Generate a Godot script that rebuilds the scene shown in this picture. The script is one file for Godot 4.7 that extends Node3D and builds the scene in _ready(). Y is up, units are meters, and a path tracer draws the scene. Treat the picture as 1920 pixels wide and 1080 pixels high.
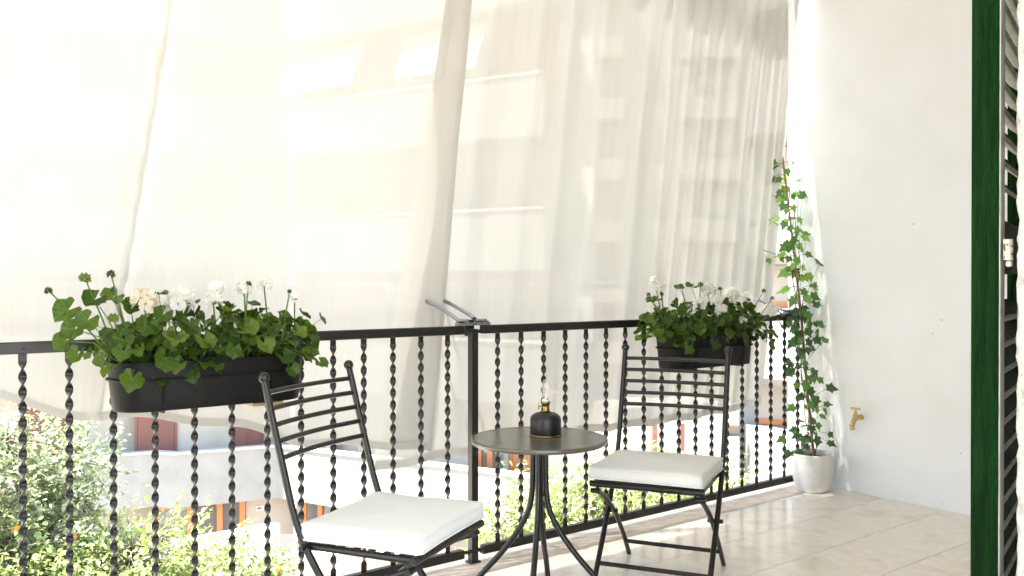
extends Node3D
# A balcony seen from its doorway: railing, sheer curtains, bistro set, geraniums, ivy; a street court beyond.
# World: x runs along the railing to the side wall, -z points out of the house, y up, metres.

const RAIL_Z := -2.952
const WALL_X := 4.465
var M := {}
var used_names := {}
var rng := RandomNumberGenerator.new()

# ---------------------------------------------------------------- small helpers
func L(r: float, g: float, b: float, a := 1.0) -> Color:
	var c := Color(r, g, b).linear_to_srgb()
	c.a = a
	return c

func numbered(called: String) -> String:
	if not used_names.has(called):
		used_names[called] = 0
		return called
	used_names[called] += 1
	return "%s_%03d" % [called, used_names[called]]

func tag(o: Node, label: String, category: String, group := "") -> void:
	o.set_meta("label", label)
	o.set_meta("category", category)
	if group != "":
		o.set_meta("group", group)

func thing(called: String, label: String, category: String, at := Vector3.ZERO, turn := 0.0, group := "") -> Node3D:
	var o := Node3D.new()
	o.name = numbered(called)
	add_child(o)
	o.position = at
	o.rotation.y = turn
	tag(o, label, category, group)
	return o

func part(parent: Node, called: String, mesh: Mesh, mat: Material, xf := Transform3D.IDENTITY) -> MeshInstance3D:
	var o := MeshInstance3D.new()
	o.name = called if parent != self else numbered(called)
	o.mesh = mesh
	if mat != null:
		o.material_override = mat
	o.transform = xf
	parent.add_child(o, true)
	return o

func at(p: Vector3) -> Transform3D:
	return Transform3D(Basis(), p)

func mat(key: String, c: Color, rough: float, metal := 0.0) -> StandardMaterial3D:
	var m := StandardMaterial3D.new()
	m.resource_name = key
	m.albedo_color = c
	m.roughness = rough
	m.metallic = metal
	M[key] = m
	return m

func noise(seed_: int, freq: float, oct := 4, kind := FastNoiseLite.TYPE_SIMPLEX_SMOOTH) -> FastNoiseLite:
	var n := FastNoiseLite.new()
	n.seed = seed_
	n.frequency = freq
	n.noise_type = kind
	n.fractal_octaves = oct
	return n

# a seamless noise picture run through a ramp of colours (sRGB)
func ramp_tex(n: FastNoiseLite, size: int, stops: Array, size_y := 0) -> ImageTexture:
	var g := n.get_seamless_image(size, size if size_y == 0 else size_y)
	g.convert(Image.FORMAT_L8)
	var src := g.get_data()
	var table := PackedByteArray()
	for i in 256:
		var t := i / 255.0
		var c: Color = stops[0][1]
		for k in stops.size() - 1:
			if t >= stops[k][0]:
				var f: float = clampf((t - stops[k][0]) / maxf(0.001, stops[k + 1][0] - stops[k][0]), 0, 1)
				c = stops[k][1].lerp(stops[k + 1][1], f)
		table.append_array([int(c.r * 255), int(c.g * 255), int(c.b * 255)])
	var out := PackedByteArray()
	out.resize(src.size() * 3)
	for i in src.size():
		var v := src[i] * 3
		out[i * 3] = table[v]
		out[i * 3 + 1] = table[v + 1]
		out[i * 3 + 2] = table[v + 2]
	return ImageTexture.create_from_image(Image.create_from_data(g.get_width(), g.get_height(), false, Image.FORMAT_RGB8, out))

func grey_tex(n: FastNoiseLite, size: int, size_y := 0) -> ImageTexture:
	return ramp_tex(n, size, [[0.0, Color.BLACK], [1.0, Color.WHITE]], size_y)

func triplanar(m: StandardMaterial3D, scale: Vector3, world := true) -> void:
	m.uv1_triplanar = true
	m.uv1_world_triplanar = world
	m.uv1_scale = scale
	m.uv1_triplanar_sharpness = 4.0

func relief(m: StandardMaterial3D, tex: Texture2D, cm: float) -> void:
	m.heightmap_enabled = true
	m.heightmap_texture = tex
	m.heightmap_scale = cm

# ---------------------------------------------------------------- mesh helpers
func st_new() -> SurfaceTool:
	var st := SurfaceTool.new()
	st.begin(Mesh.PRIMITIVE_TRIANGLES)
	return st

func done(st: SurfaceTool, into: ArrayMesh = null) -> ArrayMesh:
	st.generate_normals()
	st.index()
	return st.commit(into) if into != null else st.commit()

func tri(st: SurfaceTool, a: Vector3, b: Vector3, c: Vector3) -> void:
	st.add_vertex(a)
	st.add_vertex(b)
	st.add_vertex(c)

func quad(st: SurfaceTool, a: Vector3, b: Vector3, c: Vector3, d: Vector3) -> void:
	tri(st, a, b, c)
	tri(st, a, c, d)

func loft(st: SurfaceTool, rings: Array, cap0 := true, cap1 := true, group := 0, cap_group := 7) -> void:
	st.set_smooth_group(group)
	var n: int = rings[0].size()
	for i in rings.size() - 1:
		var r0: PackedVector3Array = rings[i]
		var r1: PackedVector3Array = rings[i + 1]
		for j in n:
			var k := (j + 1) % n
			quad(st, r0[j], r1[j], r1[k], r0[k])
	st.set_smooth_group(cap_group)
	for e in 2:
		if (e == 0 and cap0) or (e == 1 and cap1):
			var r: PackedVector3Array = rings[0] if e == 0 else rings[rings.size() - 1]
			var mid := Vector3.ZERO
			for p in r:
				mid += p / n
			for j in n:
				var k := (j + 1) % n
				if e == 0:
					tri(st, mid, r[j], r[k])
				else:
					tri(st, mid, r[k], r[j])
	st.set_smooth_group(0)

func tube(st: SurfaceTool, pts: Array, rad, sides := 10) -> void:
	var rings := []
	var nrm := Vector3.ZERO
	for i in pts.size():
		var a: Vector3 = pts[maxi(i - 1, 0)]
		var b: Vector3 = pts[mini(i + 1, pts.size() - 1)]
		var t := (b - a).normalized()
		if nrm == Vector3.ZERO:
			nrm = t.cross(Vector3.UP if absf(t.y) < 0.9 else Vector3.RIGHT).normalized()
		nrm = (nrm - t * nrm.dot(t)).normalized()
		var bi := nrm.cross(t)
		var r: float = rad[i] if rad is Array else rad
		var ring := PackedVector3Array()
		for j in sides:
			var w := TAU * j / sides
			ring.append(pts[i] + (nrm * cos(w) + bi * sin(w)) * r)
		rings.append(ring)
	loft(st, rings)

func tube_mesh(pts: Array, rad, sides := 10) -> ArrayMesh:
	var st := st_new()
	tube(st, pts, rad, sides)
	return done(st)

func lathe(st: SurfaceTool, profile: Array, segs := 32, cap0 := true, cap1 := true) -> void:
	var rings := []
	for p in profile:
		var ring := PackedVector3Array()
		for j in segs:
			var w := -TAU * j / segs
			ring.append(Vector3(cos(w) * p.x, p.y, sin(w) * p.x))
		rings.append(ring)
	loft(st, rings, cap0, cap1)

func lathe_mesh(profile: Array, segs := 32) -> ArrayMesh:
	var st := st_new()
	lathe(st, profile, segs)
	return done(st)

func box_into(st: SurfaceTool, c: Vector3, s: Vector3, bev := 0.0) -> void:
	var h := s * 0.5
	var rings := []
	var levels := [[-h.y, bev], [-h.y + bev, 0.0], [h.y - bev, 0.0], [h.y, bev]] if bev > 0 else [[-h.y, 0.0], [h.y, 0.0]]
	for l in levels:
		var x: float = h.x - l[1]
		var z: float = h.z - l[1]
		var ring := PackedVector3Array()
		var cut := bev * 0.8
		for q in ([[x, -z + cut], [x, z - cut], [x - cut, z], [-x + cut, z], [-x, z - cut], [-x, -z + cut], [-x + cut, -z], [x - cut, -z]] if bev > 0 else [[x, -z], [x, z], [-x, z], [-x, -z]]):
			ring.append(c + Vector3(q[0], l[0], q[1]))
		rings.append(ring)
	loft(st, rings, true, true, -1, -1)

func box(s: Vector3, bev := 0.0) -> ArrayMesh:
	var st := st_new()
	box_into(st, Vector3.ZERO, s, bev)
	return done(st)

# box given by two corners of its own frame
func block(parent: Node, called: String, xf: Transform3D, lo: Vector3, hi: Vector3, m: Material, bev := 0.0) -> MeshInstance3D:
	return part(parent, called, box(hi - lo, bev), m, xf * at((lo + hi) * 0.5))

func smooth_path(pts: Array, steps := 6) -> Array:
	var out := []
	for i in pts.size() - 1:
		var a: Vector3 = pts[maxi(i - 1, 0)]
		var b: Vector3 = pts[i]
		var c: Vector3 = pts[i + 1]
		var d: Vector3 = pts[mini(i + 2, pts.size() - 1)]
		for k in steps:
			out.append(b.cubic_interpolate(c, a, d, float(k) / steps))
	out.append(pts[pts.size() - 1])
	return out

func sphere(r: float, segs := 16) -> SphereMesh:
	var s := SphereMesh.new()
	s.radius = r
	s.height = 2 * r
	s.radial_segments = segs
	s.rings = segs / 2
	return s

func facing(normal: Vector3, toward: Vector3, scale: float, p: Vector3) -> Transform3D:
	# y = normal of a leaf, -z = the way its tip points
	var y := normal.normalized()
	var z := -(toward - y * toward.dot(y)).normalized()
	if not z.is_finite() or z.length() < 0.5:
		z = y.cross(Vector3.RIGHT).normalized()
	var x := y.cross(z)
	return Transform3D(Basis(x, y, z).scaled_local(Vector3.ONE * scale), p)

func rv() -> Vector3:
	var v := Vector3(rng.randf_range(-1, 1), rng.randf_range(-1, 1), rng.randf_range(-1, 1))
	return v.normalized() if v.length() > 0.05 else Vector3.UP

# ---------------------------------------------------------------- camera, sky, sun
func setup_view() -> void:
	var cam := Camera3D.new()
	cam.name = "camera"
	cam.fov = 36.24
	cam.near = 0.05
	cam.far = 600.0
	add_child(cam)
	cam.position = Vector3(0, 1.15, 0)
	cam.rotation_degrees = Vector3(-0.31, -38.0, 0)
	cam.current = true
	var env := Environment.new()
	env.background_mode = Environment.BG_SKY
	var sky := Sky.new()
	var psm := ProceduralSkyMaterial.new()
	psm.sky_top_color = L(0.30, 0.44, 0.66)
	psm.sky_horizon_color = L(0.80, 0.82, 0.82)
	psm.sky_curve = 0.18
	psm.ground_bottom_color = L(0.25, 0.23, 0.20)
	psm.ground_horizon_color = L(0.80, 0.82, 0.82)
	sky.sky_material = psm
	env.sky = sky
	env.background_energy_multiplier = 0.9
	env.tonemap_mode = Environment.TONE_MAPPER_LINEAR
	env.tonemap_exposure = 8.2
	env.sdfgi_enabled = true
	env.ssao_enabled = true
	env.ssil_enabled = true
	var we := WorldEnvironment.new()
	we.name = "world_environment"
	we.environment = env
	add_child(we)
	var sun := DirectionalLight3D.new()
	sun.name = "sun"
	sun.light_energy = 1.6
	sun.light_color = Color(1.0, 0.985, 0.955)
	sun.light_angular_distance = 0.5
	sun.shadow_enabled = true
	add_child(sun)
	var el := deg_to_rad(65.0)
	var to_sun := Vector3(-0.96 * cos(el), sin(el), -0.28 * cos(el))
	sun.look_at_from_position(to_sun * 10.0, Vector3.ZERO)

# ---------------------------------------------------------------- materials
func setup_materials() -> void:
	var m := mat("black_metal", L(0.0085, 0.0068, 0.0044), 0.42)
	m.metallic_specular = 0.5
	relief(m, grey_tex(noise(11, 0.05, 3), 256), 0.03)
	triplanar(m, Vector3.ONE * 6.0, false)
	m = mat("chair_metal", L(0.0075, 0.006, 0.004), 0.34)
	m = mat("table_metal", L(0.095, 0.083, 0.060), 0.22)
	m.metallic_specular = 0.68
	relief(m, grey_tex(noise(12, 0.2, 2), 256), 0.012)
	triplanar(m, Vector3.ONE * 8.0, false)
	m = mat("planter_metal", L(0.0055, 0.005, 0.004), 0.5)
	m.metallic_specular = 0.32
	mat("arm_metal", L(0.22, 0.22, 0.24), 0.4, 0.6)
	mat("lamp_black", L(0.003, 0.003, 0.0027), 0.4)
	mat("brass_dark", L(0.30, 0.22, 0.08), 0.3, 1.0)
	m = mat("brass", L(0.62, 0.46, 0.20), 0.38, 0.9)
	relief(m, grey_tex(noise(13, 0.08, 3), 128), 0.05)
	triplanar(m, Vector3.ONE * 12.0, false)
	m = mat("bulb_glass", L(0.95, 0.95, 0.95, 0.12), 0.03)
	m.transparency = BaseMaterial3D.TRANSPARENCY_ALPHA
	mat("filament", L(0.80, 0.56, 0.28), 0.5)
	mat("white_cap", L(0.75, 0.73, 0.68), 0.4)
	# cloth
	m = mat("cushion_cloth", L(0.74, 0.715, 0.655), 0.95)
	relief(m, grey_tex(noise(14, 0.18, 2), 256), 0.03)
	triplanar(m, Vector3.ONE * 5.0, false)
	m.rim_enabled = true
	m.rim = 0.2
	m = mat("sheer_cloth", Color(1, 1, 1, 0.925), 1.0)
	m.albedo_texture = ramp_tex(noise(15, 0.06, 4), 512, [[0.0, L(0.57, 0.55, 0.497)], [0.5, L(0.585, 0.565, 0.512)], [1.0, L(0.60, 0.58, 0.53)]], 64)
	m.metallic_specular = 0.1
	triplanar(m, Vector3(3.0, 0.25, 3.0))
	m.transparency = BaseMaterial3D.TRANSPARENCY_ALPHA
	m.cull_mode = BaseMaterial3D.CULL_DISABLED
	m.backlight_enabled = true
	m.backlight = L(0.195, 0.195, 0.195)
	# plaster
	var trowel := grey_tex(noise(21, 0.012, 5), 512)
	m = mat("white_plaster", Color.WHITE, 0.85)
	m.albedo_texture = ramp_tex(noise(22, 0.006, 5), 512, [[0.0, L(0.805, 0.805, 0.80)], [0.5, L(0.83, 0.835, 0.835)], [1.0, L(0.845, 0.85, 0.855)]])
	relief(m, trowel, 0.35)
	triplanar(m, Vector3.ONE * 0.8)
	m = mat("rough_plaster", Color.WHITE, 0.95)
	m.albedo_texture = ramp_tex(noise(23, 0.02, 5), 512, [[0.0, L(0.44, 0.42, 0.37)], [0.5, L(0.56, 0.54, 0.48)], [1.0, L(0.64, 0.62, 0.57)]])
	relief(m, grey_tex(noise(24, 0.02, 5), 512), 1.2)
	triplanar(m, Vector3.ONE * 2.5)
	m = mat("ceiling_paint", L(0.80, 0.79, 0.76), 0.9)
	# stone
	for k in 4:
		m = mat("marble_%d" % k, Color.WHITE, 0.09)
		var n := noise(31 + k, 0.007, 6)
		n.domain_warp_enabled = true
		n.domain_warp_fractal_type = FastNoiseLite.DOMAIN_WARP_FRACTAL_NONE
		n.domain_warp_amplitude = 14.0
		n.domain_warp_frequency = 0.01
		m.albedo_texture = ramp_tex(n, 512, [[0.0, L(0.70, 0.585, 0.45)], [0.3, L(0.80, 0.71, 0.59)], [0.55, L(0.86, 0.785, 0.68)], [0.72, L(0.81, 0.72, 0.60)], [1.0, L(0.87, 0.81, 0.71)]])
		m.roughness = 0.2
		m.metallic_specular = 0.5
		triplanar(m, Vector3(1.1, 1.1, 1.1))
		m.uv1_offset = Vector3(k * 0.37, 0, k * 0.21)
	m = mat("kerb_stone", Color.WHITE, 0.55)
	m.albedo_texture = ramp_tex(noise(41, 0.012, 5), 512, [[0.0, L(0.58, 0.46, 0.36)], [0.5, L(0.68, 0.57, 0.47)], [1.0, L(0.75, 0.66, 0.56)]])
	triplanar(m, Vector3.ONE * 1.3)
	mat("grout", L(0.34, 0.29, 0.23), 0.9)
	m = mat("pot_glaze", Color.WHITE, 0.32)
	m.albedo_texture = ramp_tex(noise(42, 0.02, 5), 256, [[0.0, L(0.64, 0.625, 0.59)], [0.4, L(0.70, 0.685, 0.65)], [1.0, L(0.73, 0.715, 0.685)]])
	triplanar(m, Vector3.ONE * 4.0, false)
	mat("soil", L(0.035, 0.022, 0.014), 1.0)
	# wood
	m = mat("green_paint", Color.WHITE, 0.6)
	m.metallic_specular = 0.18
	var grain := noise(51, 0.012, 5)
	m.albedo_texture = ramp_tex(grain, 512, [[0.0, L(0.001, 0.010, 0.001)], [0.5, L(0.002, 0.019, 0.002)], [0.93, L(0.003, 0.026, 0.003)], [0.985, L(0.02, 0.08, 0.02)], [1.0, L(0.45, 0.45, 0.36)]])
	relief(m, grey_tex(noise(52, 0.03, 4), 512), 0.6)
	triplanar(m, Vector3(9.0, 0.55, 9.0))
	m = mat("old_cream_paint", Color.WHITE, 0.7)
	m.albedo_texture = ramp_tex(noise(53, 0.02, 5), 256, [[0.0, L(0.20, 0.19, 0.14)], [0.35, L(0.36, 0.35, 0.29)], [1.0, L(0.46, 0.45, 0.39)]])
	triplanar(m, Vector3(6, 2, 6))
	m = mat("chipped_iron", Color.WHITE, 0.75)
	m.albedo_texture = ramp_tex(noise(54, 0.03, 4), 256, [[0.0, L(0.05, 0.03, 0.02)], [0.32, L(0.10, 0.06, 0.04)], [0.36, L(0.46, 0.41, 0.33)], [1.0, L(0.56, 0.52, 0.44)]])
	triplanar(m, Vector3.ONE * 9.0)
	m = mat("cane", Color.WHITE, 0.6)
	m.albedo_texture = ramp_tex(noise(55, 0.03, 3), 128, [[0.0, L(0.16, 0.08, 0.04)], [1.0, L(0.36, 0.20, 0.10)]])
	triplanar(m, Vector3(10, 2, 10))
	mat("vine_stem", L(0.05, 0.03, 0.018), 0.8)
	mat("pale_wood", L(0.48, 0.36, 0.20), 0.7)
	# leaves
	var vein := vein_tex()
	for k in 3:
		m = leafy("geranium_%d" % k, [L(0.052, 0.118, 0.009), L(0.098, 0.185, 0.013), L(0.185, 0.28, 0.028)][k], 0.5)
		m.albedo_texture = vein
		m.backlight = L(0.85, 0.85, 0.4)
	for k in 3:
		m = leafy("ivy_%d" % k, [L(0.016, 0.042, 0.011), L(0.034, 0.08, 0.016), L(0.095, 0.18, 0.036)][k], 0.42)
	leafy("green_stem", L(0.085, 0.14, 0.03), 0.6)
	leafy("bud_green", L(0.11, 0.16, 0.04), 0.6)
	leafy("bud_dark", L(0.035, 0.06, 0.016), 0.6)
	leafy("petal_white", L(0.84, 0.83, 0.79), 0.8)
	leafy("petal_cream", L(0.82, 0.70, 0.55), 0.8)
	m = leafy("tree_leaf", Color.WHITE, 0.4)
	m.vertex_color_use_as_albedo = true
	mat("bark", L(0.14, 0.11, 0.085), 0.9)
	mat("orange_fruit", L(0.75, 0.28, 0.03), 0.5)
	# far things
	m = mat("far_wall", Color.WHITE, 0.9)
	m.albedo_texture = ramp_tex(noise(61, 0.008, 5), 512, [[0.0, L(0.215, 0.206, 0.19)], [0.5, L(0.245, 0.236, 0.218)], [1.0, L(0.27, 0.26, 0.242)]])
	triplanar(m, Vector3.ONE * 0.25)
	m = mat("far_inner_wall", Color.WHITE, 0.9)
	m.albedo_texture = ramp_tex(noise(62, 0.01, 4), 256, [[0.0, L(0.40, 0.375, 0.325)], [1.0, L(0.47, 0.445, 0.385)]])
	triplanar(m, Vector3.ONE * 0.3)
	mat("cream_paint", L(0.40, 0.36, 0.30), 0.9)
	mat("far_coping", L(0.42, 0.40, 0.37), 0.8)
	mat("brown_wood", L(0.20, 0.085, 0.065), 0.7)
	mat("orange_wood", L(0.42, 0.15, 0.05), 0.5)
	mat("brick_band", L(0.36, 0.17, 0.11), 0.9)
	m = mat("far_glass", L(0.10, 0.105, 0.11, 0.35), 0.06)
	m.transparency = BaseMaterial3D.TRANSPARENCY_ALPHA
	mat("room_paint", L(0.42, 0.39, 0.34), 0.9)
	mat("taupe_wall", L(0.34, 0.30, 0.25), 0.9)
	mat("awning_cloth", L(0.72, 0.62, 0.56), 0.9)
	mat("red_cloth", L(0.55, 0.05, 0.03), 0.9)
	mat("cream_blind", L(0.66, 0.60, 0.44), 0.8)
	mat("curtain_far", L(0.72, 0.72, 0.76), 0.9)
	mat("dark_box", L(0.07, 0.07, 0.07), 0.6)
	m = mat("white_render", Color.WHITE, 0.9)
	m.albedo_texture = ramp_tex(noise(63, 0.02, 5), 256, [[0.0, L(0.62, 0.64, 0.66)], [0.4, L(0.72, 0.74, 0.76)], [1.0, L(0.76, 0.77, 0.78)]])
	triplanar(m, Vector3.ONE * 0.5)
	mat("galvanised", L(0.55, 0.55, 0.54), 0.45, 0.7)
	m = mat("terracotta", Color.WHITE, 0.9)
	m.albedo_texture = ramp_tex(noise(64, 0.03, 4), 256, [[0.0, L(0.42, 0.27, 0.19)], [1.0, L(0.54, 0.38, 0.29)]])
	triplanar(m, Vector3.ONE * 0.8)
	m = mat("garden_ground", Color.WHITE, 0.95)
	m.albedo_texture = ramp_tex(noise(65, 0.02, 5), 512, [[0.0, L(0.20, 0.17, 0.12)], [0.5, L(0.34, 0.30, 0.24)], [1.0, L(0.42, 0.38, 0.32)]])
	triplanar(m, Vector3.ONE * 0.12)

# veins and a paler scalloped rim, as printed on a geranium leaf: radial lines from the stalk
func vein_tex() -> ImageTexture:
	var n := noise(59, 0.05, 3)
	var img := Image.create(128, 128, false, Image.FORMAT_RGB8)
	for y in 128:
		for x in 128:
			var p := Vector2(x - 63.5, y - 63.5) / 64.0
			var a := atan2(p.x, -p.y)
			var d := p.length()
			var near := absf(fposmod(a + 0.4, 0.8) - 0.4) * d
			var fork := absf(fposmod(a, 0.8) - 0.4) * d if d > 0.45 else 1.0
			var v := 0.80 + 0.09 * n.get_noise_2d(x, y)
			v += 0.2 * exp(-pow(near / 0.022, 2.0)) + 0.14 * exp(-pow(fork / 0.016, 2.0))
			v = clampf(v, 0, 1)
			img.set_pixel(x, y, Color(v, v * (0.97 + 0.03 * v), v * 0.92))
	return ImageTexture.create_from_image(img)

func leafy(key: String, c: Color, rough: float) -> StandardMaterial3D:
	var m := mat(key, c, rough)
	m.cull_mode = BaseMaterial3D.CULL_DISABLED
	m.backlight_enabled = true
	var lin := c.srgb_to_linear()
	m.backlight = Color(minf(1.0, lin.r * 3.4), minf(1.0, lin.g * 3.2), minf(1.0, lin.b * 2.4)).linear_to_srgb()
	if lin.r > 0.6:
		m.backlight = Color(0.9, 0.88, 0.84)
	return m

# ---------------------------------------------------------------- the balcony's shell
func build_shell() -> void:
	# floor: bed of mortar, kerb slabs under the railing, polished tiles one by one
	var floor_ := Node3D.new()
	floor_.name = "balcony_floor"
	floor_.set_meta("kind", "structure")
	add_child(floor_)
	block(floor_, "slab", Transform3D.IDENTITY, Vector3(-9.0, -0.28, -3.02), Vector3(WALL_X, -0.012, 4.1), M.grout)  # left end and rear part run on unroofed, added to bounce sunlight inward
	var x := -9.0
	var k := 0
	while x < WALL_X - 0.05:
		var x1 := minf(x + 1.25, WALL_X - 0.002)
		block(floor_, "kerb_slab", Transform3D.IDENTITY, Vector3(x + 0.001, -0.012, -3.05), Vector3(x1 - 0.001, 0.0, -2.812), M.kerb_stone, 0.002)
		x = x1
	var rows := 21
	for r in rows:
		var z0 := -2.81 + r * 0.327
		var shift: float = [2.71, 3.20, 3.03, 2.87][r % 4]
		var x0 := shift - 0.66 * 19
		while x0 < WALL_X:
			var a := maxf(x0, -9.0)
			var b := minf(x0 + 0.66, WALL_X)
			x0 += 0.66
			if b - a < 0.03 or z0 > 3.9:
				continue
			var o := block(floor_, "tile", Transform3D.IDENTITY, Vector3(a + 0.0012, -0.012, z0 + 0.0012), Vector3(b - 0.0012, 0.0, z0 + 0.3258), M["marble_%d" % ((k * 7 + r * 3) % 4)], 0.0009)
			o.position.y += rng.randf_range(-0.0002, 0.0002)
			k += 1
	# white side wall, ending just past the railing
	var side := thing("side_wall", "white plastered side wall of the balcony with a brass tap on it", "wall", Vector3(WALL_X, 0, 0))
	var n := noise(71, 0.9, 3)
	var st := st_new()
	var zs := []
	var nz := 60
	var ny := 60
	for i in nz:
		for j in ny:
			var q := []
			for c in [[0, 0], [1, 0], [1, 1], [0, 1]]:
				var zz := lerpf(-3.08, 4.1, float(i + c[0]) / nz)
				var yy := lerpf(-0.02, 3.05, float(j + c[1]) / ny)
				q.append(Vector3(n.get_noise_2d(zz, yy) * 0.004, yy, zz))
			quad(st, q[0], q[3], q[2], q[1])
	part(side, "wall_face", done(st), M.white_plaster)
	block(side, "wall_core", Transform3D.IDENTITY, Vector3(0.006, -0.4, -3.079), Vector3(0.30, 3.05, 4.1), M.white_plaster)
	for q in [[1765, 600], [1749, 625], [1738, 725], [1802, 850], [1768, 945], [1712, 420], [1655, 690]]:
		var k2: float = (q[0] - 960.0) / 1650.0
		var d2 := WALL_X / (0.6157 + 0.788 * k2)
		var o := part(side, "nail_hole", sphere(rng.randf_range(0.0016, 0.003), 8), M.soil, at(Vector3(-0.001, 1.15 - (q[1] - 531.0) / 1650.0 * d2, (-0.788 + 0.6157 * k2) * d2)))
		o.scale.x = 0.5
	# house wall with the doorway the camera stands in
	var house := thing("house_wall", "rough plastered doorway wall at the right edge of the view", "wall")
	jamb(house)
	block(house, "wall_panel", Transform3D.IDENTITY, Vector3(1.70, -0.01, -0.678), Vector3(WALL_X - 0.002, 3.05, -0.36), M.rough_plaster)
	block(house, "wall_panel", Transform3D.IDENTITY, Vector3(-9.0, -0.01, -0.68), Vector3(-0.35, 3.05, -0.36), M.rough_plaster)
	block(house, "lintel", Transform3D.IDENTITY, Vector3(-0.35, 2.55, -0.68), Vector3(1.70, 3.05, -0.36), M.rough_plaster)
	# the slab of the balcony above
	var top := Node3D.new()
	top.name = "ceiling"
	top.set_meta("kind", "structure")
	add_child(top)
	block(top, "added_sun_stop_beam", Transform3D.IDENTITY, Vector3(-5.2, 2.832, -3.05), Vector3(WALL_X - 0.002, 3.049, -2.93), M.ceiling_paint)  # unseen beam added to stop sun slipping in above the curtain
	block(top, "slab", Transform3D.IDENTITY, Vector3(-5.2, 3.05, -3.05), Vector3(WALL_X + 0.3, 3.25, 0.3), M.ceiling_paint)  # left and rear edges shaped to set how much sun reaches the floor

func jamb(house: Node3D) -> void:
	# worn plaster corner: a rounded, uneven edge
	var n := noise(72, 6.0, 4)
	var n2 := noise(73, 22.0, 3)
	var rings := []
	var steps := 160
	for i in steps + 1:
		var y := lerpf(-0.005, 2.56, float(i) / steps)
		var ring := PackedVector3Array()
		for j in 14:
			var p: Vector2
			if j < 5:
				p = Vector2(1.652, lerpf(-0.362, -0.655, j / 4.0))
			elif j < 10:
				var w := (j - 4) / 6.0 * PI / 2
				p = Vector2(1.672 - cos(w) * 0.02, -0.658 - sin(w) * 0.02)
			else:
				p = Vector2(lerpf(1.68, 1.71, (j - 10) / 3.0), -0.678 if j < 13 else -0.362)
			var d := n.get_noise_2d(y * 3.0, p.x * 9.0 + p.y * 7.0) * 0.006 + n2.get_noise_2d(y * 2.0, p.y * 9.0) * 0.0025
			if j > 0 and j < 12:
				p.x += d
				p.y += d * 0.6
			ring.append(Vector3(p.x, y, p.y))
		rings.append(ring)
	var st := st_new()
	loft(st, rings)
	part(house, "door_jamb", done(st), M.rough_plaster)

# ---------------------------------------------------------------- railing
func twisted_bar(y0: float, y1: float) -> ArrayMesh:
	var st := st_new()
	var n := 170
	var w := 0.0116
	var t := 0.0024
	var rings := []
	for i in n + 1:
		var f := float(i) / n
		var y := lerpf(y0, y1, f)
		var run: float = clampf((y - (y0 + 0.035)) / (y1 - y0 - 0.06), 0.0, 1.0)
		var a := -PI * 18.0 * run
		var ring := PackedVector3Array()
		for c in [[w, t * 0.6], [w * 0.9, t], [-w * 0.9, t], [-w, t * 0.6], [-w, -t * 0.6], [-w * 0.9, -t], [w * 0.9, -t], [w, -t * 0.6]]:
			ring.append(Vector3(c[0] * cos(a) - c[1] * sin(a), y, c[0] * sin(a) + c[1] * cos(a)))
		rings.append(ring)
	for j in 8:
		st.set_smooth_group(j + 1)
		var k := (j + 1) % 8
		for i in n:
			quad(st, rings[i][j], rings[i][k], rings[i + 1][k], rings[i + 1][j])
	return done(st)

func build_railing() -> void:
	var r := thing("balcony_railing", "black iron balcony railing with twisted balusters", "railing", Vector3(0, 0, RAIL_Z))
	var bm: Material = M.black_metal
	var bar := twisted_bar(0.058, 0.945)
	var post_x := 2.103
	var rail := box(Vector3(1, 0.036, 0.03), 0.003)
	for seg in [[-9.0, 2.052, -1], [2.146, 4.462, 1]]:
		var l: float = seg[1] - seg[0]
		var mx: float = (seg[0] + seg[1]) * 0.5
		part(r, "top_rail", box(Vector3(l, 0.035, 0.032), 0.003), bm, at(Vector3(mx, 0.9585, 0)))
		part(r, "bottom_rail", box(Vector3(l, 0.036, 0.03), 0.003), bm, at(Vector3(mx, 0.045, 0)))
	var rivet := sphere(0.0042, 8)
	var turn := 0
	for i in range(-20, 19):
		if i == 0:
			continue
		var x := post_x + i * 0.1262
		if x > 4.44 or x < -0.35:
			continue
		var xf := at(Vector3(x, 0, 0))
		xf.basis = Basis(Vector3.UP, rng.randf_range(-0.12, 0.12))
		part(r, "baluster", bar, bm, xf)
		part(r, "rivet", rivet, bm, at(Vector3(x, 0.958, 0.0155)))
		part(r, "rivet", rivet, bm, at(Vector3(x, 0.046, 0.0145)))
	block(r, "post", at(Vector3(post_x, 0, 0)), Vector3(-0.016, 0.0, -0.016), Vector3(0.016, 0.962, 0.016), bm, 0.002)
	for s in [-1, 1]:
		for y in [0.952, 0.048]:
			block(r, "lug", at(Vector3(post_x, y, 0)), Vector3(minf(s * 0.0165, s * 0.06), -0.006, -0.004), Vector3(maxf(s * 0.0165, s * 0.06), 0.006, 0.004), bm, 0.001)
			var nut := lathe_mesh([Vector2(0.009, -0.006), Vector2(0.009, 0.006)], 6)
			part(r, "bolt", nut, bm, Transform3D(Basis(Vector3.RIGHT, PI / 2), Vector3(post_x + s * 0.03, y, 0.009)))
	block(r, "foot_plate", at(Vector3(post_x, 0, 0)), Vector3(-0.026, 0.0005, -0.022), Vector3(0.026, 0.008, 0.022), bm, 0.002)

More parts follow.
